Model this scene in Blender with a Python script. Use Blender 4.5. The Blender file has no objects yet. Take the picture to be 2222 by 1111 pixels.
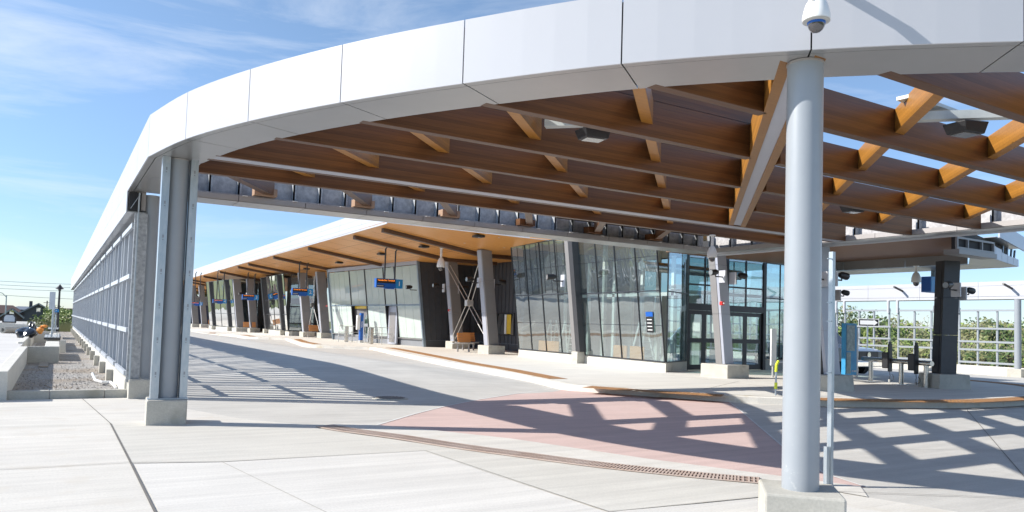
import bpy, bmesh, math, random
from mathutils import Vector, Matrix
R = math.radians
rnd = random.Random(7)
scene = bpy.context.scene
col = scene.collection

# ------------------------------------------------------------ camera
cam_d = bpy.data.cameras.new("camera"); cam = bpy.data.objects.new("camera", cam_d); col.objects.link(cam)
FPX, SL = 1630.0, 0.0313
hpx = FPX*FPX/33450.0
pitch, roll, head = math.atan(hpx/FPX), math.atan(SL), R(31.2)
F = Vector((math.sin(head)*math.cos(pitch), math.cos(head)*math.cos(pitch), math.sin(pitch)))
R0 = Vector((math.cos(head), -math.sin(head), 0)); U0 = R0.cross(F)
RR = R0*math.cos(roll)+U0*math.sin(roll); UU = U0*math.cos(roll)-R0*math.sin(roll)
m = Matrix((RR, UU, -F)).transposed().to_4x4(); m.translation = Vector((0, 0, 1.6))
cam.matrix_world = m
cam_d.sensor_width = 36.0; cam_d.lens = 36.0*FPX/2222.0
cy = 675+SL*(1111-125)-hpx
cam_d.shift_y = (cy-555.5)/2222.0
cam_d.clip_end = 3000; cam_d.clip_start = 0.05
scene.camera = cam

def raydir(px):
    d = F+RR*(px-1111)/FPX-UU*((675+SL*(px-125))-cy)/FPX; return Vector((d.x, d.y, 0)).normalized()
def pix(px, py, dist):
    """world point seen at a pixel, at a horizontal distance"""
    d = F+RR*(px-1111)/FPX-UU*(py-cy)/FPX; k = dist/math.hypot(d.x, d.y); return Vector((d.x*k, d.y*k, 1.6+d.z*k))

# ------------------------------------------------------------ sky, sun, exposure
SUN_EL = 32.8; SX, SY = -0.893, 0.450
world = bpy.data.worlds.new("World"); scene.world = world; world.use_nodes = True
nt = world.node_tree; nt.nodes.clear()
N = nt.nodes.new; L = nt.links.new
out = N('ShaderNodeOutputWorld'); bg = N('ShaderNodeBackground'); sky = N('ShaderNodeTexSky')
sky.sky_type = 'NISHITA'; sky.sun_disc = False; sky.sun_elevation = R(SUN_EL)
sky.sun_rotation = math.atan2(SX, SY); sky.air_density = 1.0; sky.dust_density = 0.15; sky.ozone_density = 2.2
bg.inputs[1].default_value = 0.115
tc = N('ShaderNodeTexCoord'); mp = N('ShaderNodeMapping'); mp.inputs['Scale'].default_value = (1.3, 2.2, 9.0)
mp.inputs['Rotation'].default_value = (R(12), R(-14), R(25))
nz = N('ShaderNodeTexNoise'); nz.inputs['Scale'].default_value = 1.5; nz.inputs['Detail'].default_value = 9; nz.inputs['Roughness'].default_value = 0.62
nz.inputs['Distortion'].default_value = 0.5
rp = N('ShaderNodeValToRGB'); rp.color_ramp.elements[0].position = 0.50; rp.color_ramp.elements[1].position = 0.78
rp.color_ramp.elements[1].color = (0.5, 0.5, 0.5, 1)
mx = N('ShaderNodeMix'); mx.data_type = 'RGBA'; mx.inputs[7].default_value = (5.6, 5.9, 6.3, 1)
L(tc.outputs['Generated'], mp.inputs[0]); L(mp.outputs[0], nz.inputs['Vector']); L(nz.outputs[0], rp.inputs[0])
L(rp.outputs[0], mx.inputs[0]); sx = N('ShaderNodeSeparateXYZ'); L(tc.outputs['Generated'], sx.inputs[0])
hr = N('ShaderNodeMapRange'); hr.inputs[1].default_value = 0.0; hr.inputs[2].default_value = 0.42; hr.interpolation_type = 'SMOOTHSTEP'; L(sx.outputs['Z'], hr.inputs[0])
tin = N('ShaderNodeMix'); tin.data_type = 'RGBA'; tin.inputs[6].default_value = (0.63, 0.74, 0.98, 1); tin.inputs[7].default_value = (1, 1, 1, 1); L(hr.outputs[0], tin.inputs[0])
ml = N('ShaderNodeMix'); ml.data_type = 'RGBA'; ml.blend_type = 'MULTIPLY'; ml.inputs[0].default_value = 1.0; L(sky.outputs[0], ml.inputs[6]); L(tin.outputs[2], ml.inputs[7])
L(ml.outputs[2], mx.inputs[6]); L(mx.outputs[2], bg.inputs[0]); L(bg.outputs[0], out.inputs[0])
sd = bpy.data.lights.new("sun", 'SUN'); sd.energy = 4.3; sd.angle = R(0.5); sd.color = (1.0, 0.955, 0.89)
sun = bpy.data.objects.new("sun", sd); col.objects.link(sun)
sv = Vector((SX*math.cos(R(SUN_EL)), SY*math.cos(R(SUN_EL)), math.sin(R(SUN_EL))))
sun.rotation_euler = sv.to_track_quat('Z', 'Y').to_euler(); sun.location = (-20, 10, 30)
vs = scene.view_settings; vs.view_transform = 'Standard'; vs.look = 'None'; vs.exposure = 0.70; vs.gamma = 1

# ------------------------------------------------------------ materials
def base_mat(name):
    mt = bpy.data.materials.new(name); mt.use_nodes = True
    return mt, mt.node_tree, mt.node_tree.nodes['Principled BSDF']
def mat(name, c, rough=0.6, metal=0.0, var=0.12, scale=3.0, bump=0.0, bscale=40.0, stretch=(1, 1, 1), rotz=0.0, spec=0.5, detail=5, c2=None, emit=None, estr=0, coat=0):
    mt, t, b = base_mat(name)
    n = t.nodes.new; l = t.links.new
    tcn = n('ShaderNodeTexCoord'); mpn = n('ShaderNodeMapping')
    mpn.inputs['Scale'].default_value = stretch; mpn.inputs['Rotation'].default_value = (0, 0, rotz)
    l(tcn.outputs['Object'], mpn.inputs[0])
    nn = n('ShaderNodeTexNoise'); nn.inputs['Scale'].default_value = scale; nn.inputs['Detail'].default_value = detail; nn.inputs['Roughness'].default_value = 0.65
    l(mpn.outputs[0], nn.inputs['Vector'])
    cr = n('ShaderNodeValToRGB'); e = cr.color_ramp.elements
    e[0].position = 0.3; e[1].position = 0.72
    d = c2 if c2 else tuple(x*(1-var) for x in c); u = c if c2 else tuple(min(1, x*(1+var)) for x in c)
    e[0].color = (*d, 1); e[1].color = (*u, 1)
    l(nn.outputs[0], cr.inputs[0]); l(cr.outputs[0], b.inputs['Base Color'])
    b.inputs['Roughness'].default_value = rough; b.inputs['Metallic'].default_value = metal
    b.inputs['Specular IOR Level'].default_value = spec
    if coat: b.inputs['Coat Weight'].default_value = coat
    if bump:
        bn = n('ShaderNodeTexNoise'); bn.inputs['Scale'].default_value = bscale; bn.inputs['Detail'].default_value = 4
        l(mpn.outputs[0], bn.inputs['Vector'])
        bp = n('ShaderNodeBump'); bp.inputs['Strength'].default_value = bump; bp.inputs['Distance'].default_value = 0.02
        l(bn.outputs[0], bp.inputs['Height']); l(bp.outputs[0], b.inputs['Normal'])
    if emit: b.inputs['Emission Color'].default_value = (*emit, 1); b.inputs['Emission Strength'].default_value = estr
    return mt
def concrete(name, c, broom=None, stain=0.10, dirt=None):
    """cast or broomed concrete: large blotches, fine grain, optional broom lines along an angle"""
    mt, t, b = base_mat(name); n = t.nodes.new; l = t.links.new
    tcn = n('ShaderNodeTexCoord')
    a = n('ShaderNodeTexNoise'); a.inputs['Scale'].default_value = 0.7; a.inputs['Detail'].default_value = 8; a.inputs['Roughness'].default_value = 0.7
    f = n('ShaderNodeTexNoise'); f.inputs['Scale'].default_value = 45; f.inputs['Detail'].default_value = 6
    l(tcn.outputs['Object'], a.inputs['Vector']); l(tcn.outputs['Object'], f.inputs['Vector'])
    ra = n('ShaderNodeMapRange'); ra.inputs[1].default_value = 0.3; ra.inputs[2].default_value = 0.7; ra.inputs[3].default_value = 1-stain; ra.inputs[4].default_value = 1+stain*0.6
    rf = n('ShaderNodeMapRange'); rf.inputs[1].default_value = 0.3; rf.inputs[2].default_value = 0.7; rf.inputs[3].default_value = 0.93; rf.inputs[4].default_value = 1.06
    l(a.outputs[0], ra.inputs[0]); l(f.outputs[0], rf.inputs[0])
    mu = n('ShaderNodeMath'); mu.operation = 'MULTIPLY'; l(ra.outputs[0], mu.inputs[0]); l(rf.outputs[0], mu.inputs[1])
    hgt = f.outputs[0]; last = mu.outputs[0]
    if broom is not None:
        mpn = n('ShaderNodeMapping'); mpn.inputs['Rotation'].default_value = (0, 0, broom); mpn.inputs['Scale'].default_value = (0.6, 60, 1)
        l(tcn.outputs['Object'], mpn.inputs[0])
        bn = n('ShaderNodeTexNoise'); bn.inputs['Scale'].default_value = 1.0; bn.inputs['Detail'].default_value = 3; l(mpn.outputs[0], bn.inputs['Vector'])
        rb = n('ShaderNodeMapRange'); rb.inputs[1].default_value = 0.3; rb.inputs[2].default_value = 0.7; rb.inputs[3].default_value = 0.93; rb.inputs[4].default_value = 1.05
        l(bn.outputs[0], rb.inputs[0]); m2 = n('ShaderNodeMath'); m2.operation = 'MULTIPLY'; l(last, m2.inputs[0]); l(rb.outputs[0], m2.inputs[1]); last = m2.outputs[0]
        # wide faint wheel and trowel streaks
        mp2 = n('ShaderNodeMapping'); mp2.inputs['Rotation'].default_value = (0, 0, broom); mp2.inputs['Scale'].default_value = (0.25, 5, 1)
        l(tcn.outputs['Object'], mp2.inputs[0]); b2 = n('ShaderNodeTexNoise'); b2.inputs['Scale'].default_value = 1.0; b2.inputs['Detail'].default_value = 5
        l(mp2.outputs[0], b2.inputs['Vector']); r2 = n('ShaderNodeMapRange'); r2.inputs[1].default_value = 0.35; r2.inputs[2].default_value = 0.65; r2.inputs[3].default_value = 0.92; r2.inputs[4].default_value = 1.04
        l(b2.outputs[0], r2.inputs[0]); m3 = n('ShaderNodeMath'); m3.operation = 'MULTIPLY'; l(last, m3.inputs[0]); l(r2.outputs[0], m3.inputs[1]); last = m3.outputs[0]
        hgt = bn.outputs[0]
    vm = n('ShaderNodeVectorMath'); vm.operation = 'SCALE'; vm.inputs[0].default_value = c; l(last, vm.inputs['Scale'])
    cout = vm.outputs[0]
    if dirt:
        dn = n('ShaderNodeTexNoise'); dn.inputs['Scale'].default_value = 2.2; dn.inputs['Detail'].default_value = 7; l(tcn.outputs['Object'], dn.inputs['Vector'])
        dr = n('ShaderNodeValToRGB'); dr.color_ramp.elements[0].position = 0.55; dr.color_ramp.elements[1].position = 0.72; l(dn.outputs[0], dr.inputs[0])
        mm = n('ShaderNodeMix'); mm.data_type = 'RGBA'; l(dr.outputs[0], mm.inputs[0]); l(cout, mm.inputs[6]); mm.inputs[7].default_value = (*dirt, 1); cout = mm.outputs[2]
    l(cout, b.inputs['Base Color']); b.inputs['Roughness'].default_value = 0.82; b.inputs['Specular IOR Level'].default_value = 0.3
    bp = n('ShaderNodeBump'); bp.inputs['Strength'].default_value = 0.25; bp.inputs['Distance'].default_value = 0.006
    l(hgt, bp.inputs['Height']); l(bp.outputs[0], b.inputs['Normal'])
    return mt
def glass(name, tint, refl=0.5, gloss=(0.9, 0.95, 1.0), wave=0.02, wscale=0.7, dirty=0.0):
    """window glass: part mirror, part tinted see-through, panes a little wavy"""
    mt, t, b = base_mat(name); n = t.nodes.new; l = t.links.new; t.nodes.remove(b)
    o = t.nodes['Material Output']
    tr = n('ShaderNodeBsdfTransparent'); tr.inputs[0].default_value = (*tint, 1)
    gl = n('ShaderNodeBsdfGlossy'); gl.inputs[0].default_value = (*gloss, 1); gl.inputs['Roughness'].default_value = 0.015
    tcn = n('ShaderNodeTexCoord'); nn = n('ShaderNodeTexNoise'); nn.inputs['Scale'].default_value = wscale; nn.inputs['Detail'].default_value = 1.5
    l(tcn.outputs['Object'], nn.inputs['Vector']); bp = n('ShaderNodeBump'); bp.inputs['Strength'].default_value = 1.0; bp.inputs['Distance'].default_value = wave
    l(nn.outputs[0], bp.inputs['Height']); l(bp.outputs[0], gl.inputs['Normal'])
    fr = n('ShaderNodeFresnel'); fr.inputs[0].default_value = 1.5
    ad = n('ShaderNodeMath'); ad.operation = 'ADD'; ad.use_clamp = True; ad.inputs[1].default_value = refl; l(fr.outputs[0], ad.inputs[0])
    ge = n('ShaderNodeNewGeometry'); sb = n('ShaderNodeMath'); sb.operation = 'SUBTRACT'; sb.inputs[0].default_value = 1.0; l(ge.outputs['Backfacing'], sb.inputs[1])
    mb_ = n('ShaderNodeMath'); mb_.operation = 'MULTIPLY'; l(ad.outputs[0], mb_.inputs[0]); l(sb.outputs[0], mb_.inputs[1])
    mxs = n('ShaderNodeMixShader'); l(mb_.outputs[0], mxs.inputs[0]); l(tr.outputs[0], mxs.inputs[1]); l(gl.outputs[0], mxs.inputs[2])
    if dirty:
        df = n('ShaderNodeBsdfDiffuse'); df.inputs[0].default_value = (0.5, 0.52, 0.5, 1); m2 = n('ShaderNodeMixShader'); m2.inputs[0].default_value = dirty
        l(mxs.outputs[0], m2.inputs[1]); l(df.outputs[0], m2.inputs[2]); l(m2.outputs[0], o.inputs[0])
    else: l(mxs.outputs[0], o.inputs[0])
    return mt

M = {}
M['slab'] = concrete('slab_concrete', (0.65, 0.62, 0.56), broom=R(-35), stain=0.08, dirt=(0.58, 0.54, 0.47))
M['slab_white'] = concrete('slab_white', (0.655, 0.63, 0.58), broom=R(-35), stain=0.06)
M['slab_grey'] = concrete('slab_grey', (0.60, 0.575, 0.515), broom=R(-20), stain=0.08)
M['road'] = concrete('road_concrete', (0.55, 0.53, 0.485), broom=R(-3), stain=0.14)
M['platform'] = concrete('platform_concrete', (0.66, 0.63, 0.565), broom=R(80), stain=0.07)
M['kerb'] = concrete('kerb_concrete', (0.74, 0.71, 0.64), stain=0.08, dirt=(0.55, 0.47, 0.33))
M['red'] = concrete('red_paving', (0.60, 0.45, 0.405), broom=R(-20), stain=0.08)
M['cast'] = concrete('cast_concrete', (0.50, 0.48, 0.42), stain=0.22, dirt=(0.36, 0.34, 0.28))
M['cast_white'] = concrete('cast_white', (0.62, 0.60, 0.54), stain=0.1)
M['side_paving'] = concrete('side_paving', (0.62, 0.60, 0.57), broom=R(0), stain=0.08)
M['joint_faint'] = mat('joint_faint', (0.36, 0.345, 0.31), 0.9)
M['joint'] = mat('joint_filler', (0.16, 0.15, 0.135), 0.9)
M['joint_white'] = mat('joint_white', (0.66, 0.65, 0.62), 0.9)
M['panel'] = mat('white_aluminium', (0.50, 0.505, 0.53), 0.33, 0.0, var=0.015, scale=0.6, spec=0.5)
def laminate(mt):
    t = mt.node_tree; b = t.nodes['Principled BSDF']; n = t.nodes.new; l = t.links.new
    src = b.inputs['Base Color'].links[0].from_socket; tc_ = n('ShaderNodeTexCoord'); sp = n('ShaderNodeSeparateXYZ'); l(tc_.outputs['Object'], sp.inputs[0])
    m1 = n('ShaderNodeMath'); m1.operation = 'MULTIPLY'; m1.inputs[1].default_value = 1/0.042; l(sp.outputs['Z'], m1.inputs[0])
    m2 = n('ShaderNodeMath'); m2.operation = 'FRACT'; l(m1.outputs[0], m2.inputs[0]); m3 = n('ShaderNodeMath'); m3.operation = 'LESS_THAN'; m3.inputs[1].default_value = 0.09; l(m2.outputs[0], m3.inputs[0])
    m4 = n('ShaderNodeMath'); m4.operation = 'FLOOR'; l(m1.outputs[0], m4.inputs[0]); wn = n('ShaderNodeTexWhiteNoise'); wn.noise_dimensions = '1D'; l(m4.outputs[0], wn.inputs['W'])
    mr = n('ShaderNodeMapRange'); mr.inputs[3].default_value = 0.80; mr.inputs[4].default_value = 1.15; l(wn.outputs['Value'], mr.inputs[0])
    m5 = n('ShaderNodeMath'); m5.operation = 'MULTIPLY_ADD'; m5.inputs[1].default_value = -0.28; l(m3.outputs[0], m5.inputs[0]); l(mr.outputs[0], m5.inputs[2])
    vm = n('ShaderNodeVectorMath'); vm.operation = 'SCALE'; l(src, vm.inputs[0]); l(m5.outputs[0], vm.inputs['Scale']); l(vm.outputs[0], b.inputs['Base Color'])
M['soffit'] = mat('silver_soffit', (0.38, 0.38, 0.38), 0.28, 0.55, var=0.06, scale=1.2, bump=0.06, bscale=2.5)
M['taupe'] = mat('taupe_panel', (0.38, 0.36, 0.35), 0.4, 0.2, var=0.04)
M['dark_gap'] = mat('dark_gap', (0.02, 0.02, 0.022), 0.7)
M['col_paint'] = mat('blue_grey_paint', (0.32, 0.345, 0.37), 0.34, 0.0, var=0.05, scale=2.2, c2=(0.295, 0.32, 0.345), spec=0.6)
M['rail_paint'] = mat('rail_paint', (0.46, 0.49, 0.53), 0.4, 0.0, var=0.05)
M['galv'] = mat('galvanised_steel', (0.50, 0.53, 0.55), 0.38, 0.75, scale=22, c2=(0.36, 0.42, 0.47), stretch=(1, 1, 0.3), detail=6)
M['galv_dark'] = mat('galvanised_dark', (0.58, 0.56, 0.55), 0.55, 0.0, scale=9, c2=(0.30, 0.29, 0.29), detail=8)
M['galv_blue'] = mat('zinc_sheet', (0.52, 0.53, 0.53), 0.5, 0.0, scale=14, c2=(0.25, 0.265, 0.28))
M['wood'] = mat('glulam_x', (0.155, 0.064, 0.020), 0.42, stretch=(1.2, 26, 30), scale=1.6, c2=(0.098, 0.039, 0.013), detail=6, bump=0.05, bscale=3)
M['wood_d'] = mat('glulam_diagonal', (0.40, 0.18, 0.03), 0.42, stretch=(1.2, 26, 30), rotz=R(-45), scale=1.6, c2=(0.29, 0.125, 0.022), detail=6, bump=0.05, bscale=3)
def scuff(mt, c, scale, lo, hi, hmax):
    t = mt.node_tree; b = t.nodes['Principled BSDF']; n = t.nodes.new; l = t.links.new
    src = b.inputs['Base Color'].links[0].from_socket; tc_ = n('ShaderNodeTexCoord'); nn = n('ShaderNodeTexNoise'); nn.inputs['Scale'].default_value = scale; nn.inputs['Detail'].default_value = 10; nn.inputs['Roughness'].default_value = .75
    l(tc_.outputs['Object'], nn.inputs['Vector']); sp = n('ShaderNodeSeparateXYZ'); l(tc_.outputs['Object'], sp.inputs[0])
    h = n('ShaderNodeMapRange'); h.inputs[1].default_value = hmax; h.inputs[2].default_value = 0.2; h.inputs[3].default_value = -.12; h.inputs[4].default_value = 0.05; l(sp.outputs['Z'], h.inputs[0])
    ad = n('ShaderNodeMath'); l(nn.outputs[0], ad.inputs[0]); l(h.outputs[0], ad.inputs[1])
    cr = n('ShaderNodeMapRange'); cr.inputs[1].default_value = lo; cr.inputs[2].default_value = hi; cr.inputs[4].default_value = .6; l(ad.outputs[0], cr.inputs[0])
    mm = n('ShaderNodeMix'); mm.data_type = 'RGBA'; l(cr.outputs[0], mm.inputs[0]); l(src, mm.inputs[6]); mm.inputs[7].default_value = (*c, 1); l(mm.outputs[2], b.inputs['Base Color'])
scuff(M['col_paint'], (0.55, 0.55, 0.53), 9, .60, .68, 1.3)
laminate(M['wood']); laminate(M['wood_d'])
M['wood_raw'] = mat('raw_plywood', (0.36, 0.25, 0.18), 0.6, stretch=(1, 6, 20), scale=3, c2=(0.36, 0.21, 0.12))
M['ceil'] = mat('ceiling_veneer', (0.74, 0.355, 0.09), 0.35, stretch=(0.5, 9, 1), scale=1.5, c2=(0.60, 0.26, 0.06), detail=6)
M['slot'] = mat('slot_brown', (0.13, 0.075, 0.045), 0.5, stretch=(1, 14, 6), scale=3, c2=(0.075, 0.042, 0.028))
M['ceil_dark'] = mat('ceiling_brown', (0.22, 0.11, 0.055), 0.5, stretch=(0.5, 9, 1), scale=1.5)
M['clad'] = mat('column_cladding', (0.25, 0.24, 0.235), 0.4, 0.15, var=0.04, scale=2)
M['clad_light'] = mat('column_cladding_light', (0.40, 0.42, 0.48), 0.38, 0.15, var=0.03, scale=2)
M['clad_dark'] = mat('column_dark', (0.055, 0.055, 0.06), 0.4, 0.2)
M['siding'] = mat('dark_siding', (0.075, 0.08, 0.09), 0.45, 0.2, var=0.1)
M['siding_mid'] = mat('grey_siding', (0.27, 0.28, 0.30), 0.4, 0.3, var=0.05)
M['frame'] = mat('dark_frame', (0.045, 0.045, 0.05), 0.35, 0.3)
M['frame_blue'] = mat('blue_grey_frame', (0.22, 0.28, 0.34), 0.35, 0.4)
M['glass_hall'] = glass('hall_glass', (0.84, 0.92, 0.91), 0.30, (0.85, 0.93, 0.97), 0.012, 0.8, dirty=0.04)
M['glass_clear'] = glass('clear_glass', (0.75, 0.85, 0.85), 0.22, (0.85, 0.93, 1.0), 0.01, 0.5)
M['glass_mirror'] = glass('mirror_glass', (0.3, 0.36, 0.36), 0.68, (0.95, 0.96, 0.95), 0.03, 0.5)
M['spandrel'] = mat('spandrel_glass', (0.50, 0.58, 0.54), 0.08, 0.0, var=0.05, scale=0.8, spec=0.8, coat=0.6)
M['interior'] = mat('interior_wall', (0.16, 0.16, 0.17), 0.8)
M['interior_light'] = mat('interior_light', (0.55, 0.54, 0.50), 0.8)
M['black'] = mat('black_housing', (0.018, 0.018, 0.02), 0.4)
M['white_plastic'] = mat('white_plastic', (0.80, 0.80, 0.78), 0.3, var=0.02)
M['grey_plastic'] = mat('grey_plastic', (0.42, 0.42, 0.40), 0.4)
M['dome'] = mat('smoked_dome', (0.05, 0.045, 0.05), 0.05, 0.2, spec=0.9, coat=1.0)
M['blue'] = mat('sign_blue', (0.008, 0.10, 0.42), 0.35, var=0.05)
M['blue_light'] = mat('sign_blue_light', (0.02, 0.25, 0.58), 0.35, var=0.05)
M['led'] = mat('led_orange', (0.8, 0.2, 0.02), 0.5, emit=(1.0, 0.27, 0.03), estr=0.9)
M['lens'] = mat('lamp_lens', (0.22, 0.22, 0.22), 0.1, spec=0.8)
M['red_paint'] = mat('red_alarm', (0.55, 0.02, 0.015), 0.35)
M['yellow'] = mat('yellow_paint', (0.75, 0.50, 0.04), 0.45)
M['tape'] = mat('yellow_tape', (0.70, 0.78, 0.04), 0.4)
M['orange'] = mat('orange_fabric', (0.85, 0.22, 0.03), 0.7, c2=(0.75, 0.38, 0.08), scale=6)
M['slat'] = mat('bench_slat', (0.68, 0.26, 0.07), 0.45, stretch=(20, 1, 20), scale=2, c2=(0.74, 0.33, 0.11))
M['tactile'] = mat('tactile_iron', (0.42, 0.21, 0.07), 0.7, scale=5, c2=(0.27, 0.14, 0.065), bump=0.6, bscale=60)
M['rust'] = mat('rusty_iron', (0.42, 0.30, 0.23), 0.75, scale=2.2, c2=(0.55, 0.46, 0.40), detail=7)
M['rust_dark'] = mat('grate_pit', (0.20, 0.14, 0.11), 0.9)
M['iron'] = mat('cast_iron', (0.20, 0.17, 0.15), 0.6, scale=9)
M['stainless'] = mat('stainless', (0.62, 0.60, 0.57), 0.25, 0.95, var=0.05)
M['gate'] = mat('gate_grey', (0.60, 0.60, 0.58), 0.4, 0.3)
M['bag'] = mat('black_plastic', (0.012, 0.013, 0.016), 0.22, bump=0.7, bscale=9, spec=0.8)
M['channel'] = mat('pale_channel_steel', (0.55, 0.59, 0.57), 0.45, 0.1)
M['wrap'] = mat('clear_wrap', (0.50, 0.50, 0.50), 0.18, bump=0.9, bscale=14, spec=0.8, c2=(0.30, 0.30, 0.31))
M['poster'] = mat('poster_blue', (0.02, 0.22, 0.46), 0.4, scale=3, c2=(0.05, 0.32, 0.56))
M['poster_grey'] = mat('poster_grey', (0.34, 0.42, 0.42), 0.4, scale=11, c2=(0.14, 0.20, 0.20), detail=8)
M['vehicle'] = mat('vehicle_white', (0.78, 0.78, 0.78), 0.2, var=0.01, coat=0.7)
M['rubber'] = mat('rubber', (0.02, 0.02, 0.02), 0.8)
M['chrome'] = mat('chrome', (0.8, 0.8, 0.8), 0.12, 1.0)
M['grass'] = mat('grass', (0.11, 0.17, 0.035), 0.9, scale=0.35, c2=(0.16, 0.145, 0.06), detail=9, bump=0.8, bscale=5)
M['leafA'] = mat('leaf_spring', (0.30, 0.35, 0.10), 0.6, scale=0.9, c2=(0.14, 0.23, 0.045))
M['leafB'] = mat('leaf_olive', (0.28, 0.27, 0.13), 0.6, scale=0.9, c2=(0.16, 0.18, 0.075))
M['leafC'] = mat('leaf_dark', (0.11, 0.17, 0.05), 0.6, scale=0.9, c2=(0.035, 0.06, 0.02))
M['twig'] = mat('bare_twig', (0.30, 0.26, 0.20), 0.8, scale=1.2, c2=(0.20, 0.17, 0.13))
M['bark'] = mat('bark', (0.12, 0.09, 0.065), 0.9, scale=6)
M['brick'] = mat('dark_brick', (0.10, 0.065, 0.055), 0.85, scale=5)
M['brick_grey'] = mat('grey_render', (0.12, 0.115, 0.115), 0.85, scale=3)
M['shingle'] = mat('dark_shingle', (0.045, 0.045, 0.052), 0.85, scale=8)
M['shingle_grey'] = mat('blue_shingle', (0.17, 0.20, 0.24), 0.85, scale=6)
M['shingle_brown'] = mat('brown_shingle', (0.10, 0.06, 0.05), 0.85, scale=8)
M['trim'] = mat('pale_trim', (0.32, 0.32, 0.32), 0.6)
M['sign_back'] = mat('sign_back', (0.55, 0.58, 0.63), 0.35, 0.5)
M['hoard'] = mat('navy_hoarding', (0.022, 0.035, 0.075), 0.7)
M['wire'] = mat('cable_black', (0.015, 0.015, 0.015), 0.6)
M['board'] = mat('weathered_board', (0.35, 0.29, 0.22), 0.8, stretch=(8, 1, 1))

def gravel_mat():
    mt, t, b = base_mat('gravel'); n = t.nodes.new; l = t.links.new
    tcn = n('ShaderNodeTexCoord'); v = n('ShaderNodeTexVoronoi'); v.inputs['Scale'].default_value = 26
    l(tcn.outputs['Object'], v.inputs['Vector'])
    big = n('ShaderNodeTexNoise'); big.inputs['Scale'].default_value = 0.55; big.inputs['Detail'].default_value = 8; l(tcn.outputs['Object'], big.inputs['Vector'])
    r1 = n('ShaderNodeValToRGB'); r1.color_ramp.elements[0].color = (0.20, 0.19, 0.18, 1); r1.color_ramp.elements[1].color = (0.52, 0.49, 0.45, 1); l(v.outputs['Color'], r1.inputs[0])
    r2 = n('ShaderNodeValToRGB'); r2.color_ramp.elements[0].position = 0.45; r2.color_ramp.elements[1].position = 0.6; l(big.outputs[0], r2.inputs[0])
    mm = n('ShaderNodeMix'); mm.data_type = 'RGBA'; l(r2.outputs[0], mm.inputs[0]); l(r1.outputs[0], mm.inputs[6]); mm.inputs[7].default_value = (0.30, 0.225, 0.15, 1)
    m2 = n('ShaderNodeMix'); m2.data_type = 'RGBA'; m2.inputs[0].default_value = 0.5; l(r1.outputs[0], m2.inputs[6]); l(mm.outputs[2], m2.inputs[7])
    l(m2.outputs[2], b.inputs['Base Color']); b.inputs['Roughness'].default_value = 0.9
    bp = n('ShaderNodeBump'); bp.inputs['Strength'].default_value = 1.0; bp.inputs['Distance'].default_value = 0.03; l(v.outputs['Distance'], bp.inputs['Height']); l(bp.outputs[0], b.inputs['Normal'])
    return mt
M['gravel'] = gravel_mat()

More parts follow.
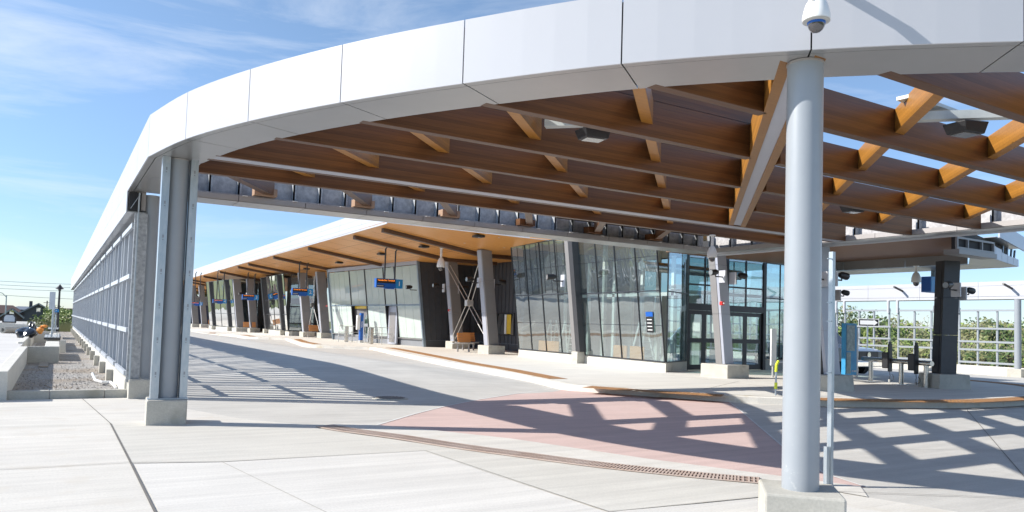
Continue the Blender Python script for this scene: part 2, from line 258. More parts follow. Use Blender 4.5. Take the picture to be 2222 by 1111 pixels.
# ------------------------------------------------------------ builders
class MB:
    def __init__(s): s.v = []; s.f = []
    def add(s, vs_, fs):
        k = len(s.v); s.v += [tuple(p) for p in vs_]; s.f += [tuple(i+k for i in f) for f in fs]; return s
    def hexa(s, b4, t4):
        return s.add(list(b4)+list(t4), [(3, 2, 1, 0), (4, 5, 6, 7), (0, 1, 5, 4), (1, 2, 6, 5), (2, 3, 7, 6), (3, 0, 4, 7)])
    def box(s, x0, y0, z0, x1, y1, z1):
        return s.hexa([(x0, y0, z0), (x1, y0, z0), (x1, y1, z0), (x0, y1, z0)], [(x0, y0, z1), (x1, y0, z1), (x1, y1, z1), (x0, y1, z1)])
    def bar(s, p, q, w, h, up=(0, 0, 1)):
        p = Vector(p); q = Vector(q); d = (q-p).normalized(); u = Vector(up)
        a = d.cross(u)
        if a.length < 1e-4: a = d.cross(Vector((1, 0, 0)))
        a.normalize(); b = a.cross(d).normalized(); a = a*w/2; b = b*h/2
        return s.hexa([p-a-b, p+a-b, q+a-b, q-a-b], [p-a+b, p+a+b, q+a+b, q-a+b])
    def prism(s, poly, z0, z1):
        n = len(poly); vs_ = [(x, y, z0) for x, y in poly]+[(x, y, z1) for x, y in poly]
        fs = [tuple(reversed(range(n))), tuple(range(n, 2*n))]+[(i, (i+1) % n, n+(i+1) % n, n+i) for i in range(n)]
        return s.add(vs_, fs)
    def sheet(s, poly, z): return s.add([(x, y, z) for x, y in poly], [tuple(range(len(poly)))])
    def tube(s, pts, r, n=8, caps=True):
        pts = [Vector(p) for p in pts]; k = len(pts); rs = r if isinstance(r, (list, tuple)) else [r]*k
        vs_ = []; ref = None
        for i, p in enumerate(pts):
            d = (pts[min(i+1, k-1)]-pts[max(i-1, 0)]).normalized()
            if ref is None: ref = Vector((0, 0, 1)) if abs(d.z) < 0.9 else Vector((1, 0, 0))
            a = d.cross(ref)
            if a.length < 1e-4: a = d.cross(Vector((0, 1, 0)))
            a.normalize(); b = d.cross(a).normalized(); ref = a.cross(d)*1.0 if False else ref
            for j in range(n):
                t = 2*math.pi*j/n; vs_.append(p+(a*math.cos(t)+b*math.sin(t))*rs[i])
        fs = [(i*n+j, i*n+(j+1) % n, (i+1)*n+(j+1) % n, (i+1)*n+j) for i in range(k-1) for j in range(n)]
        if caps: fs += [tuple(reversed(range(n))), tuple(range((k-1)*n, k*n))]
        return s.add(vs_, fs)
    def lathe(s, c, prof, n=24):
        cx, cy_, cz = c; vs_ = []; k = len(prof)
        for r, z in prof:
            for j in range(n):
                t = 2*math.pi*j/n; vs_.append((cx+r*math.cos(t), cy_+r*math.sin(t), cz+z))
        fs = [(i*n+j, i*n+(j+1) % n, (i+1)*n+(j+1) % n, (i+1)*n+j) for i in range(k-1) for j in range(n)]
        fs += [tuple(reversed(range(n))), tuple(range((k-1)*n, k*n))]
        return s.add(vs_, fs)
    def build(s, name, mt, parent=None, smooth=False, bevel=0.0):
        me = bpy.data.meshes.new(name); off = Vector((0, 0, 0)); p = parent
        while p: off += p.location; p = p.parent
        if parent is None and s.v:
            xs, ys, zs = zip(*s.v); off = Vector(((min(xs)+max(xs))/2, (min(ys)+max(ys))/2, min(zs)))
        me.from_pydata([tuple(Vector(v)-off) for v in s.v], [], s.f); me.update()
        bm = bmesh.new(); bm.from_mesh(me); bmesh.ops.recalc_face_normals(bm, faces=bm.faces); bm.to_mesh(me); bm.free()
        me.materials.append(M[mt] if isinstance(mt, str) else mt)
        o = bpy.data.objects.new(name, me); col.objects.link(o)
        if parent: o.parent = parent
        else: o.location = off
        if smooth:
            for pl in me.polygons: pl.use_smooth = True
            me.set_sharp_from_angle(angle=R(40))
        if bevel:
            b = o.modifiers.new('bevel', 'BEVEL'); b.width = bevel; b.segments = 2; b.limit_method = 'ANGLE'
        return o
def tag(o, label, cat, group=None):
    o['label'] = label; o['category'] = cat
    if group: o['group'] = group
    return o
def thing(name, label, cat, loc, group=None):
    o = bpy.data.objects.new(name, None); o.empty_display_size = 0.2; o.location = loc; col.objects.link(o)
    return tag(o, label, cat, group)
def struct(o, kind='structure'): o['kind'] = kind; return o
def copy_tree(o, parent=None):
    c = o.copy(); col.objects.link(c); c.parent = parent
    for ch in list(o.children): copy_tree(ch, c)
    return c
def text(s, size, mt, parent, loc, rot, name='lettering', ext=0.004, align='CENTER'):
    cu = bpy.data.curves.new('t', 'FONT'); cu.body = s; cu.size = size; cu.extrude = ext; cu.align_x = align; cu.align_y = 'CENTER'
    tmp = bpy.data.objects.new('t', cu); col.objects.link(tmp); bpy.context.view_layer.update()
    me = bpy.data.meshes.new_from_object(tmp.evaluated_get(bpy.context.evaluated_depsgraph_get()))
    bpy.data.objects.remove(tmp); me.materials.clear(); me.materials.append(M[mt])
    o = bpy.data.objects.new(name, me); col.objects.link(o)
    off = Vector((0, 0, 0)); p = parent
    while p: off += p.location; p = p.parent
    o.parent = parent; o.location = Vector(loc)-off; o.rotation_euler = rot
    return o
def spline(pts, k=4):
    P = [Vector((x, y, 0)) for x, y in pts]; o = []
    for i in range(len(P)-1):
        p0 = P[max(i-1, 0)]; p1 = P[i]; p2 = P[i+1]; p3 = P[min(i+2, len(P)-1)]
        for j in range(k):
            t = j/k; q = 0.5*((2*p1)+(p2-p0)*t+(2*p0-5*p1+4*p2-p3)*t*t+(3*p1-p0-3*p2+p3)*t**3); o.append((q.x, q.y))
    o.append(tuple(pts[-1])); return o

# ============================================================ GROUND
def gz(x, y):
    def ss(t): t = max(0, min(1, t)); return t*t*(3-2*t)
    near = 68 if x < 0.5 else 130
    z = -4.2*ss((y-near)/35.0)
    if x > 44: z = min(z, -1.2*ss((x-44)/14.0))
    return z-0.06
mb = MB(); xs = sorted(set([-700, -450, -300, -200, -150, -110, -80, -60, -45, -30, -15, -5, 0, 0.5, 1, 5, 15, 30, 43.9, 44, 48, 52, 58, 70, 90, 120, 170, 250, 400, 700, 1200]))
ys = sorted(set([-200, -60, -20, 0, 20, 40, 60, 68, 74, 80, 86, 92, 98, 104, 118, 130, 137, 144, 151, 158, 166, 200, 260, 350, 500, 800, 1400, 2200]))
vs_ = [(x, y, gz(x, y)) for y in ys for x in xs]; nx = len(xs)
mb.add(vs_, [(j*nx+i, j*nx+i+1, (j+1)*nx+i+1, (j+1)*nx+i) for j in range(len(ys)-1) for i in range(nx-1)])
struct(mb.build('ground', 'grass'))
# concrete service road
def crown(x, y):
    def ss(t): t = max(0, min(1, t)); return t*t*(3-2*t)
    return 0.30*ss((x-2.0)/4.5)*ss((12.0-x)/3.2)*ss((y-14.5)/8.0)*(1-ss((y-105)/15)) if 2 < x < 12 else 0.0
mb = MB(); gx = [-14, -6, 0, 1, 2]+[2+.5*i for i in range(1, 21)]+[14, 18, 24, 30, 44]; gy = [-12, 0, 6, 12, 14.5]+[14.5+.5*i for i in range(1, 20)]+[26+4*i for i in range(0, 26)]; nx = len(gx)
mb.add([(x, y, -0.004+crown(x, y)) for y in gy for x in gx], [(j*nx+i, j*nx+i+1, (j+1)*nx+i+1, (j+1)*nx+i) for j in range(len(gy)-1) for i in range(nx-1)])
rd_ = mb.build('service_road', 'road', smooth=True); struct(rd_)
# entrance slabs in front
front = [(-14, -12), (14, -12), (10, 1), (7.4, 3.4), (6.7, 5.62), (5.6, 7.1), (4.68, 8.9), (3.9, 10.6), (3.45, 11.2), (2.6, 12.3), (1.9, 14.2), (1.3, 16.0), (-14, 16.0)]
struct(MB().sheet(front, 0.0).build('entrance_pavement', 'slab'))
struct(MB().sheet([(3.3, 11.1), (3.75, 10.1), (4.55, 8.5), (5.45, 6.85), (6.5, 5.45), (6.0, 5.05), (4.21, 5.21), (4.0, 8.6), (1.64, 8.75), (0.77, 9.0), (0.76, 12.2), (1.9, 12.2)], 0.004).build('grey_pavement', 'slab_grey'))
struct(MB().sheet([(0.8, 8.95), (1.64, 8.72), (4.0, 8.6), (4.18, 5.2), (6.0, 5.0), (8, 2), (9, -8), (0.8, -8)], 0.006).build('white_pavement', 'slab_white'))
# joints (saw cuts)
def joint(name, pts, w=0.014, z=0.009, mt='joint'):
    mb = MB()
    for a, b in zip(pts[:-1], pts[1:]):
        a = Vector((*a, 0)); b = Vector((*b, 0)); n = (b-a).normalized().cross(Vector((0, 0, 1)))*w/2
        mb.sheet([tuple((a-n)[:2]), tuple((b-n)[:2]), tuple((b+n)[:2]), tuple((a+n)[:2])], z)
    return struct(mb.build(name, mt))
joint('pavement_joint', [(0.76, 12.3), (0.77, 9.0), (0.77, -6)], 0.022)
joint('pavement_joint', [(-8, 9.45), (0.77, 9.05), (1.64, 8.75), (4.03, 8.62)], 0.012, 0.009, 'joint_faint')
joint('pavement_joint', [(4.03, 8.62), (4.21, 5.2), (9.2, 0.2)], 0.010, 0.009, 'joint_faint')
joint('pavement_joint', [(4.21, 5.2), (6.05, 5.05)], 0.012, 0.009, 'joint_faint')
joint('pavement_joint', [(-8, 12.45), (1.2, 12.25)], 0.010, 0.009, 'joint_faint')
joint('pavement_joint', [(1.64, 8.75), (2.3, 4.0), (3.0, -2)], 0.007, 0.009, 'joint_faint')
joint('pavement_joint', [(0.5, 16.0), (0.76, 12.3)], 0.010)
joint('pavement_joint', [(6.9, 4.9), (9.3, 3.4), (13.2, 2.2)], 0.012)
# red crossing
red = [(4.34, 11.04), (5.4, 12.1), (6.5, 13.1), (7.8, 14.09), (9.4, 15.1), (11.1, 16.15), (11.45, 15.3), (12.3, 14.0), (13.75, 12.75), (12.47, 11.21), (10.7, 9.2), (8.9, 7.15), (7.7, 5.6), (7.45, 4.9), (7.06, 5.66), (6.35, 7.1), (5.58, 9.1), (4.9, 10.2)]
struct(MB().sheet(red, 0.0).build('crossing_pavement', 'red'))
joint('crossing_joint', [(4.34, 11.04), (5.4, 12.1), (6.5, 13.1), (7.8, 14.09), (9.4, 15.1), (11.1, 16.15)], 0.05, 0.005, 'joint_white')
joint('crossing_joint', [(13.75, 12.75), (12.47, 11.21), (10.7, 9.2), (8.9, 7.15), (7.7, 5.6), (7.45, 4.9)], 0.03, 0.005, 'joint_white')
struct(MB().sheet([(3.9, 11.3), (4.3, 11.0), (4.9, 10.2), (5.58, 9.1), (6.35, 7.1), (7.06, 5.66), (7.4, 4.95), (7.0, 4.6), (6.72, 5.62), (5.62, 7.1), (4.7, 8.9), (3.95, 10.55), (3.5, 11.2)], 0.008).build('gutter_pavement', 'slab'))
# platform + island
edge = [(10.6, 66.5), (12.3, 63.3), (12.2, 58.4), (14.4, 55.5), (14.2, 54.2), (12.8, 46), (12.35, 43), (12.9, 41.6), (14.3, 40.2), (15.0, 39.0), (14.3, 35.2), (13.4, 30), (12.6, 25.2), (12.2, 21.5), (11.75, 18.3), (11.2, 16.0), (11.35, 15.2), (12.2, 13.9), (13.3, 12.2), (14.7, 11.0), (16.5, 10.15), (18.3, 9.62), (20.6, 9.5), (22.6, 9.75), (24.6, 10.35), (26.4, 11.4), (27.6, 12.9), (28.0, 14.6), (26.9, 17.2), (26.4, 126), (8, 126), (9.3, 84), (8.6, 78), (10.6, 74)]
sm = spline(edge[:28], 3)+edge[28:]
struct(MB().prism(sm, -0.05, 0.146).build('platform', 'kerb', bevel=0.012))
def inset(poly, d):
    o = []; n = len(poly)
    for i in range(n):
        a = Vector((*poly[i-1], 0)); b = Vector((*poly[i], 0)); c = Vector((*poly[(i+1) % n], 0))
        t = (c-a).normalized(); nn_ = Vector((-t.y, t.x, 0)); o.append((b.x+nn_.x*d, b.y+nn_.y*d))
    return o
struct(MB().sheet(inset(sm, 0.30), 0.1505).build('platform_paving', 'platform'))
joint('platform_joint', [(12.9, 24), (18.5, 23.6)], 0.012, 0.154, 'joint')
joint('platform_joint', [(14.2, 34.8), (18.6, 34.6)], 0.012, 0.154, 'joint')
joint('platform_joint', [(13.9, 13.6), (17.4, 15.6)], 0.012, 0.154, 'joint')
joint('platform_joint', [(16.5, 11.2), (16.9, 16.6), (17.2, 24), (18, 34), (17.2, 46), (15.5, 66)], 0.012, 0.1545, 'joint')
joint('road_joint', [(9.2, 6.9), (16.0, 4.0), (30, 2.0)], 0.010, 0.001, 'joint_faint')
joint('road_joint', [(8.4, 3.6), (18, 9.4)], 0.012, 0.001)

# tactile strips: thin iron plates with domes
def tactile(pts, w, label, side=1):
    t = MB(); dm = MB()
    L_ = [Vector((*p, 0)) for p in pts]
    for a, b in zip(L_[:-1], L_[1:]):
        d = (b-a); n = d.normalized().cross(Vector((0, 0, 1)))*side*-1
        t.prism([(a.x, a.y), (b.x, b.y), (b.x+n.x*w, b.y+n.y*w), (a.x+n.x*w, a.y+n.y*w)] if side > 0 else [(a.x, a.y), (a.x+n.x*w, a.y+n.y*w), (b.x+n.x*w, b.y+n.y*w), (b.x, b.y)], 0.1515, 0.158)
        if a.length < 32:
            step = 0.10; k = int(d.length/step); kk = int(w/step)
            for i in range(k):
                for j in range(kk):
                    c = a+d*((i+0.5)/k)+n*(w*(j+0.5)/kk)
                    dm.add([(c.x-.03, c.y-.03, .158), (c.x+.03, c.y-.03, .158), (c.x+.03, c.y+.03, .158), (c.x-.03, c.y+.03, .158), (c.x, c.y, .166)], [(0, 1, 4), (1, 2, 4), (2, 3, 4), (3, 0, 4)])
    r = thing('tactile_strip', label, 'tactile paving', (pts[0][0], pts[0][1], 0.15), 'rust coloured tactile strips along the kerbs')
    t.add(dm.v, dm.f).build('plate', 'tactile', r)
def kerbrun(y0, y1, off, n=14):
    o = []
    for i in range(n+1):
        y = y0+(y1-y0)*i/n
        for a, b in zip(sm[:-1], sm[1:]):
            if (a[1]-y)*(b[1]-y) <= 0 and a != b and min(a[0], b[0]) < 16 and abs(a[1]-b[1]) > 1e-6:
                t_ = (y-a[1])/(b[1]-a[1]); o.append((a[0]+(b[0]-a[0])*t_+off, y)); break
    return o
tactile([(11.78, 17.3), (12.5, 21), (12.95, 24.5), (13.75, 28.6), (14.6, 33), (15.35, 37.2), (15.6, 39.0)], 0.55, 'long rust tactile strip along the kerb in front of the glass hall', -1)
tactile([(12.85, 43.2), (13.2, 47), (14.0, 51.2), (14.5, 53.6)], 0.5, 'tactile strip on the kerb between stop signs 1 and 2', -1)
tactile([(12.5, 58.4), (12.7, 60.5), (12.75, 63.1)], 0.5, 'short tactile strip on the kerb before stop sign 3', -1)
tactile([(10.9, 66.2), (11.6, 69.6)], 0.5, 'farthest small tactile strip on the kerb at the left', -1)
tactile([(11.5, 15.0), (12.1, 13.95), (13.3, 12.35)], 0.6, 'tactile strip at the head of the red crossing', -1)
isl = [(14.9, 11.3), (15.7, 10.85), (16.6, 10.5), (18.3, 9.95), (20.5, 9.85), (22.5, 10.1), (24.4, 10.7), (26.0, 11.65), (27.2, 13.0), (27.7, 14.9)]
tactile(spline(isl, 3), 0.62, 'dark rust tactile strip curving round the edge of the island', -1)

# trench drain: curved rusty grating
td = thing('trench_drain', 'curved rusty grated drain channel set in the pavement before the red crossing', 'drain', (5, 8, 0))
cl = spline([(3.52, 11.1), (3.72, 10.55), (4.15, 9.72), (4.58, 8.7), (5.05, 7.8), (5.5, 6.98), (6.05, 6.2), (6.58, 5.58)], 12)
pit = MB(); bars = MB(); acc = 0.0; W = 0.15
for a, b in zip(cl[:-1], cl[1:]):
    a = Vector((*a, 0)); b = Vector((*b, 0)); n = (b-a).normalized().cross(Vector((0, 0, 1)))
    w0 = W
    pit.sheet([tuple((a-n*w0)[:2]), tuple((b-n*w0)[:2]), tuple((b+n*w0)[:2]), tuple((a+n*w0)[:2])], 0.0125)
    for s_ in (-1, 0, 1):
        bars.bar(a+n*w0*s_+Vector((0, 0, .016)), b+n*w0*s_+Vector((0, 0, .016)), 0.018, 0.010)
    ln = (b-a).length; k = max(1, int(round(ln/0.045)))
    for i in range(k):
        c = a+(b-a)*((i+0.5)/k); bars.bar(c-n*w0+Vector((0, 0, .017)), c+n*w0+Vector((0, 0, .017)), 0.02, 0.010)
pit.build('channel', 'rust_dark', td); bars.build('grating', 'rust', td)
mh = thing('manhole_cover', 'round iron manhole grate in the road among the screen shadows', 'manhole', (6.05, 14.75, 0))
MB().lathe((6.05, 14.75, -0.003), [(0.37, 0), (0.37, 0.012)], 28).build('rim', 'cast', mh)
MB().lathe((6.05, 14.75, 0.0), [(0.31, 0.009), (0.31, 0.013)], 28).build('cover', 'cast', mh)
g_ = MB()
for i in range(-5, 6):
    h = math.sqrt(max(0, .3**2-(i*.055)**2)); g_.bar((6.05+i*.055, 14.75-h, .017), (6.05+i*.055, 14.75+h, .017), .022, .01)
g_.build('grille', 'iron', mh)

# ============================================================ ENTRANCE CANOPY
can = thing('entrance_canopy', 'large curved canopy with white fascia and open timber beams over the bus entrance', 'canopy', (8, 9, 3.93))
ZB, ZT = 3.93, 4.56
outer = [(1.05, 16.0), (1.05, 14.1), (1.05, 12.29), (1.35, 10.70), (1.84, 9.23), (2.49, 7.79), (3.26, 6.43), (4.14, 5.10), (5.17, 3.93), (6.32, 2.87), (7.65, 1.88), (9.2, 1.0), (10.9, 0.3), (12.8, -0.2), (15, -0.5), (18.1, -0.6)]
def offs(pts, d):
    o = []
    for i, p in enumerate(pts):
        a = Vector((*pts[max(i-1, 0)], 0)); c = Vector((*pts[min(i+1, len(pts)-1)], 0)); t = (c-a).normalized(); n = Vector((-t.y, t.x, 0))
        o.append((p[0]+n.x*d, p[1]+n.y*d))
    return o
inner_off = 0.74
def strip(mb, A, B, z0, z1):
    for i in range(len(A)-1):
        mb.hexa([(*A[i], z0), (*A[i+1], z0), (*B[i+1], z0), (*B[i], z0)], [(*A[i], z1), (*A[i+1], z1), (*B[i+1], z1), (*B[i], z1)])
def lerp(a, b, t): return (a[0]+(b[0]-a[0])*t, a[1]+(b[1]-a[1])*t)
seg = 5
cs = outer[:2]+[outer[2]]
curve = [tuple(outer[2])]+spline(outer[2:], seg)[1:]
def sub(pts, g0=0.007):
    """trim both ends of a polyline by a gap"""
    p = list(pts)
    def tr(a, b): 
        d = math.dist(a, b); return lerp(a, b, g0/d)
    p[0] = tr(p[0], p[1]); p[-1] = tr(p[-1], p[-2]); return p
panels = [[outer[0], outer[1]], [outer[1], outer[2]]]+[curve[i*seg:(i+1)*seg+1] for i in range(len(outer)-3)]
full = [outer[0], outer[1]]+curve
full_in = {tuple(p): q for p, q in zip(full, offs(full, inner_off))}
full_off = lambda d: {tuple(p): q for p, q in zip(full, offs(full, d))}
o02, o10, o12 = full_off(0.02), full_off(0.10), full_off(0.112)
for k, pn in enumerate(panels):
    A = sub(pn); key = pn
    mb = MB(); B = sub([o02[tuple(p)] for p in key]); strip(mb, A, B, ZB, ZT); mb.build('fascia_panel', 'panel', can)
    mb = MB(); strip(mb, B, sub([o10[tuple(p)] for p in key]), ZB+0.002, ZB+0.022); mb.build('fascia_lip', 'soffit', can)
    mb = MB(); strip(mb, sub([o12[tuple(p)] for p in key]), sub([full_in[tuple(p)] for p in key]), ZB+0.004, ZB+0.024); mb.build('soffit_panel', 'soffit', can)
mb = MB(); strip(mb, offs(full, 0.04), offs(full, inner_off-0.03), ZB+0.03, 4.5); mb.build('fascia_core', 'dark_gap', can)
# beams in X
XR = 16.55
inn = offs(full, inner_off-0.05)
def xstart(y):
    best = None
    for a, b in zip(inn[:-1], inn[1:]):
        if (a[1]-y)*(b[1]-y) <= 0 and abs(a[1]-b[1]) > 1e-6:
            t_ = (y-a[1])/(b[1]-a[1]); x = a[0]+(b[0]-a[0])*t_; best = x if best is None else min(best, x)
    return best
BY = [0.86, 2.36, 3.86, 5.35, 6.86, 8.35, 9.84, 11.52, 13.04, 14.53]
BW = 0.135; BZ0, BZ1 = 3.932, 4.385
def addbeam(y, w, x0=None, x1=XR):
    x0 = x0 if x0 is not None else xstart(y+w*0.5)
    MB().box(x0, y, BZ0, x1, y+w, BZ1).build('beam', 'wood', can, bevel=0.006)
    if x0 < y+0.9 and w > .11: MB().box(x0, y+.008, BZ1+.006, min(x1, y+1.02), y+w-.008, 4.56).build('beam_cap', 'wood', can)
for y in BY:
    if y == 11.52: continue
    if y < 13.5:
        dcut = y+1.2    # where the twin diagonal beam passes: X = Y + 1.2
        if xstart(y+.07) < dcut-0.3 and y < 11:
            addbeam(y, BW, None, dcut-0.20); addbeam(y, BW, dcut+0.34)
        else: addbeam(y, BW, max(xstart(y+.07), dcut+0.34) if y < 4 else None)
addbeam(11.52, 0.06); addbeam(11.84, 0.10)
MB().box(xstart(11.7), 11.582, 3.936, XR, 11.838, 3.956).build('steel_plate', 'clad_light', can)
# twin diagonal beam
def diag(c0, w, y0, y1, z0, z1, mt, name, px=can, bv=0.005):
    """bar along (1,1) whose left face lies on X-Y = c0; w measured along X"""
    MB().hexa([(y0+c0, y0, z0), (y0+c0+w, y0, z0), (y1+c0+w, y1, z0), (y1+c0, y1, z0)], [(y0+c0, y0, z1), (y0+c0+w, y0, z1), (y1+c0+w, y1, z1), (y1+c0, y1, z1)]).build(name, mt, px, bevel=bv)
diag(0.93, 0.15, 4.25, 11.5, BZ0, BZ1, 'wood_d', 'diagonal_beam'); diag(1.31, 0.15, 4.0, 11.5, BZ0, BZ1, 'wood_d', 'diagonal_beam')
diag(1.083, 0.224, 4.15, 11.5, 3.95, 3.97, 'clad_light', 'steel_plate', bv=0)
# blocks between beams
pairs = list(zip(BY[:-1], BY[1:]))
for c0 in [-13.7, -11.58, -9.46, -7.34, -5.22, -3.1, -0.97, 3.27, 5.42, 7.55, 9.67, 11.8]:
    for a, b in pairs:
        y0 = a+BW if a != 11.52 else 11.94; y1 = b
        if b > 14: continue
        xm = (y0+y1)/2+c0; xs_ = xstart((y0+y1)/2)
        if xs_ is None or y0+c0 < xstart(y0)-0.25 or xm > XR-0.4: continue
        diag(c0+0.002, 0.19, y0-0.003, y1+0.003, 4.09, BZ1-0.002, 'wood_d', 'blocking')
# ends of the blocking over the back edge beam
for k in range(6):
    x = 3.33+2.12*k
    MB().box(x, 15.72, 4.09, x+0.46, 15.95, 4.25).build('beam_end', 'wood_raw' if k < 3 else 'wood', can, bevel=0.005)
    y0 = 13.17
    MB().hexa([(x-1.5, y0, 4.12), (x-1.3, y0, 4.12), (x+.4, 15.75, 4.12), (x+.2, 15.75, 4.12)], [(x-1.5, y0, 4.38), (x-1.3, y0, 4.38), (x+.4, 15.75, 4.38), (x+.2, 15.75, 4.38)]).build('blocking', 'wood', can)
# back edge beam: soffit, inner taupe strip, stud bays
x = 1.7; k = 0
while x < 16.4:
    x1 = min(3.05+1.36*k, 16.45)
    if x1-x > 0.3:
        MB().box(x+.006, 15.83, 3.95, x1-.006, 15.85, 4.05).build('inner_panel', 'taupe', can)
        MB().box(x+.006, 15.852, 3.93, x1-.006, 16.58, 3.95).build('soffit_panel', 'soffit', can)
        MB().box(x+.006, 16.58, 3.932, x1-.006, 16.60, 4.56).build('fascia_panel', 'panel', can)
    x = x1; k += 1
MB().box(1.75, 16.26, 3.96, 16.5, 16.56, 4.5).build('stud_backing', 'galv_dark', can)
MB().box(1.75, 15.86, 4.055, 16.5, 16.25, 4.075).build('stud_track', 'galv_dark', can)
i = 0; x = 1.95
while x < 16.4:
    MB().box(x, 16.10, 4.075, x+0.035, 16.257, 4.5).box(x, 16.10, 4.075, x+0.07, 16.113, 4.5).build('metal_stud', 'galv_blue', can); x += 0.565; i += 1
MB().box(11.0, 13.2, 4.44, 16.5, 16.2, 4.47).build('shade_deck', 'slot', can)  # opaque deck added to throw shade on the island
# small clips on the strip
for k in range(14): MB().box(2.1+k*1.02, 15.80, 4.052, 2.2+k*1.02, 15.86, 4.062).build('clip', 'white_plastic', can)
# right edge beam (along Y)
y = 16.45; k = 0
while y > -0.4:
    y1 = max(y-1.9, -0.5)
    MB().box(16.55, y1+.006, 3.95, 16.57, y-.006, 4.06).build('inner_panel', 'taupe', can)
    MB().box(16.57, y1+.006, 3.93, 17.05, y-.006, 3.95).build('soffit_panel', 'soffit', can)
    MB().box(17.12, y1+.006, 3.98, 17.62, y-.006, 4.00).build('soffit_panel', 'taupe', can)
    y = y1; k += 1
MB().box(17.06, -0.5, 3.90, 17.11, 16.4, 3.96).build('edge_angle', 'rail_paint', can)
MB().box(16.9, -0.5, 4.07, 17.6, 16.4, 4.5).build('stud_backing', 'galv_dark', can)
y = 16.2
while y > 0:
    MB().box(16.74, y, 4.065, 16.90, y+0.035, 4.5).box(16.74, y, 4.065, 16.753, y+0.07, 4.5).build('metal_stud', 'galv_blue', can); y -= 0.8
MB().box(17.62, -0.5, 3.96, 17.65, 16.4, 4.56).build('outer_fascia', 'panel', can)

# columns of the canopy
def round_column(x, y, top, label, studs=False, base=(0.25, 0.30), rot=0, bh=0.36, r=0.1365, dome=True):
    t = thing('canopy_column', label, 'column', (x, y, 0), 'blue grey steel columns under the white canopies')
    a, b = base; c, s_ = math.cos(rot), math.sin(rot)
    P = [(-a, -b), (a, -b), (a, b), (-a, b)]
    MB().prism([(x+u*c-v*s_, y+u*s_+v*c) for u, v in P], -0.05, bh).build('concrete_base', 'cast', t, bevel=0.02)
    MB().lathe((x, y, bh), [(r, 0), (r, top-bh-0.02)], 48).build('shaft', 'col_paint', t, smooth=True)
    MB().lathe((x, y, top-0.02), [(r+0.006, 0), (r+0.006, 0.02)], 48).build('collar', 'taupe', t, smooth=True)
    if studs:
        for dx, dy, fl in ((-0.185, -0.20, 1), (0.205, -0.17, -1)):
            mb = MB(); X = x+dx; Y = y+dy
            mb.box(X-0.052, Y, bh+0.02, X+0.052, Y+0.0025, top-0.003)
            mb.box(X-0.052, Y+0.0025, bh+0.02, X-0.0495, Y+0.17, top-0.003); mb.box(X+0.0495, Y+0.0025, bh+0.02, X+0.052, Y+0.05, top-0.003)
            mb.box(X-0.0495, Y+0.168, bh+0.02, X-0.02, Y+0.170, top-0.003)
            st = mb.build('metal_stud', 'galv', t)
            hs = MB()
            for q in range(7):
                z = 0.72+q*0.5; hs.box(X-0.011, Y-0.003, z, X+0.011, Y-0.0005, z+0.045); hs.box(X-0.008, Y-0.003, z-0.035, X+0.008, Y-0.0005, z-0.018)
            hs.build('knockout', 'siding_mid', st)
        MB().box(x-0.27, y-0.206, bh+0.001, x+0.27, y-0.06, bh+0.018).build('stud_track', 'galv', t)
    return t
round_column(1.47, 12.22, ZB, 'left front canopy column with galvanised studs either side on concrete block', True, (0.27, 0.30), R(-4), r=0.150)
round_column(1.50, 16.15, 3.90, 'second canopy column behind the stud clad one at the end of the left screen', False, (0.26, 0.36), 0)
round_column(5.41, 4.17, ZB, 'big foreground canopy column in front of the red crossing', False, (0.31, 0.31), R(45), 0.31, r=0.1485)
for i, yy in enumerate([28.4, 40.6, 52.8, 65.0]):
    round_column(1.75, yy, 3.5, 'canopy column behind the left screen, %s from the entrance' % ['first', 'second', 'third', 'farthest'][i])
round_column(37.0, 17.1, 3.5, 'canopy column at the far right screen between two bays', False, (0.35, 0.30))
# extra loose studs at second column
t = thing('loose_stud', 'thin galvanised stud standing by the second left canopy column', 'metal stud', (1.27, 15.85, 0.36))
for dx in (0.0,):
    MB().box(1.24+dx, 15.83, 0.30, 1.262+dx, 15.90, 3.9).build('stud', 'galv', t)
t = thing('door_frame_stud', 'tall thin metal stud standing behind the foreground column', 'metal stud', (7.05, 5.05, 0))
PX, PY = 7.13, 5.12
MB().box(PX-.022, PY-.02, 0, PX+.022, PY-.016, 2.5).box(PX-.022, PY-.016, 0, PX-.019, PY+.03, 2.5).box(PX+.019, PY-.016, 0, PX+.022, PY+.03, 2.5).build('stud', 'galv', t)
MB().box(PX-.075, PY-.01, 0, PX-.03, PY-.006, 0.42).box(PX-.075, PY-.006, 0, PX-.071, PY+.03, 0.42).build('short_stud', 'galv', t)
for z in (1.2, 1.75, 1.95, 2.42):
    MB().bar((PX-.1, PY-.01, z), (PX, PY-.01, z), .006, .012).build('tie', 'galv', t)

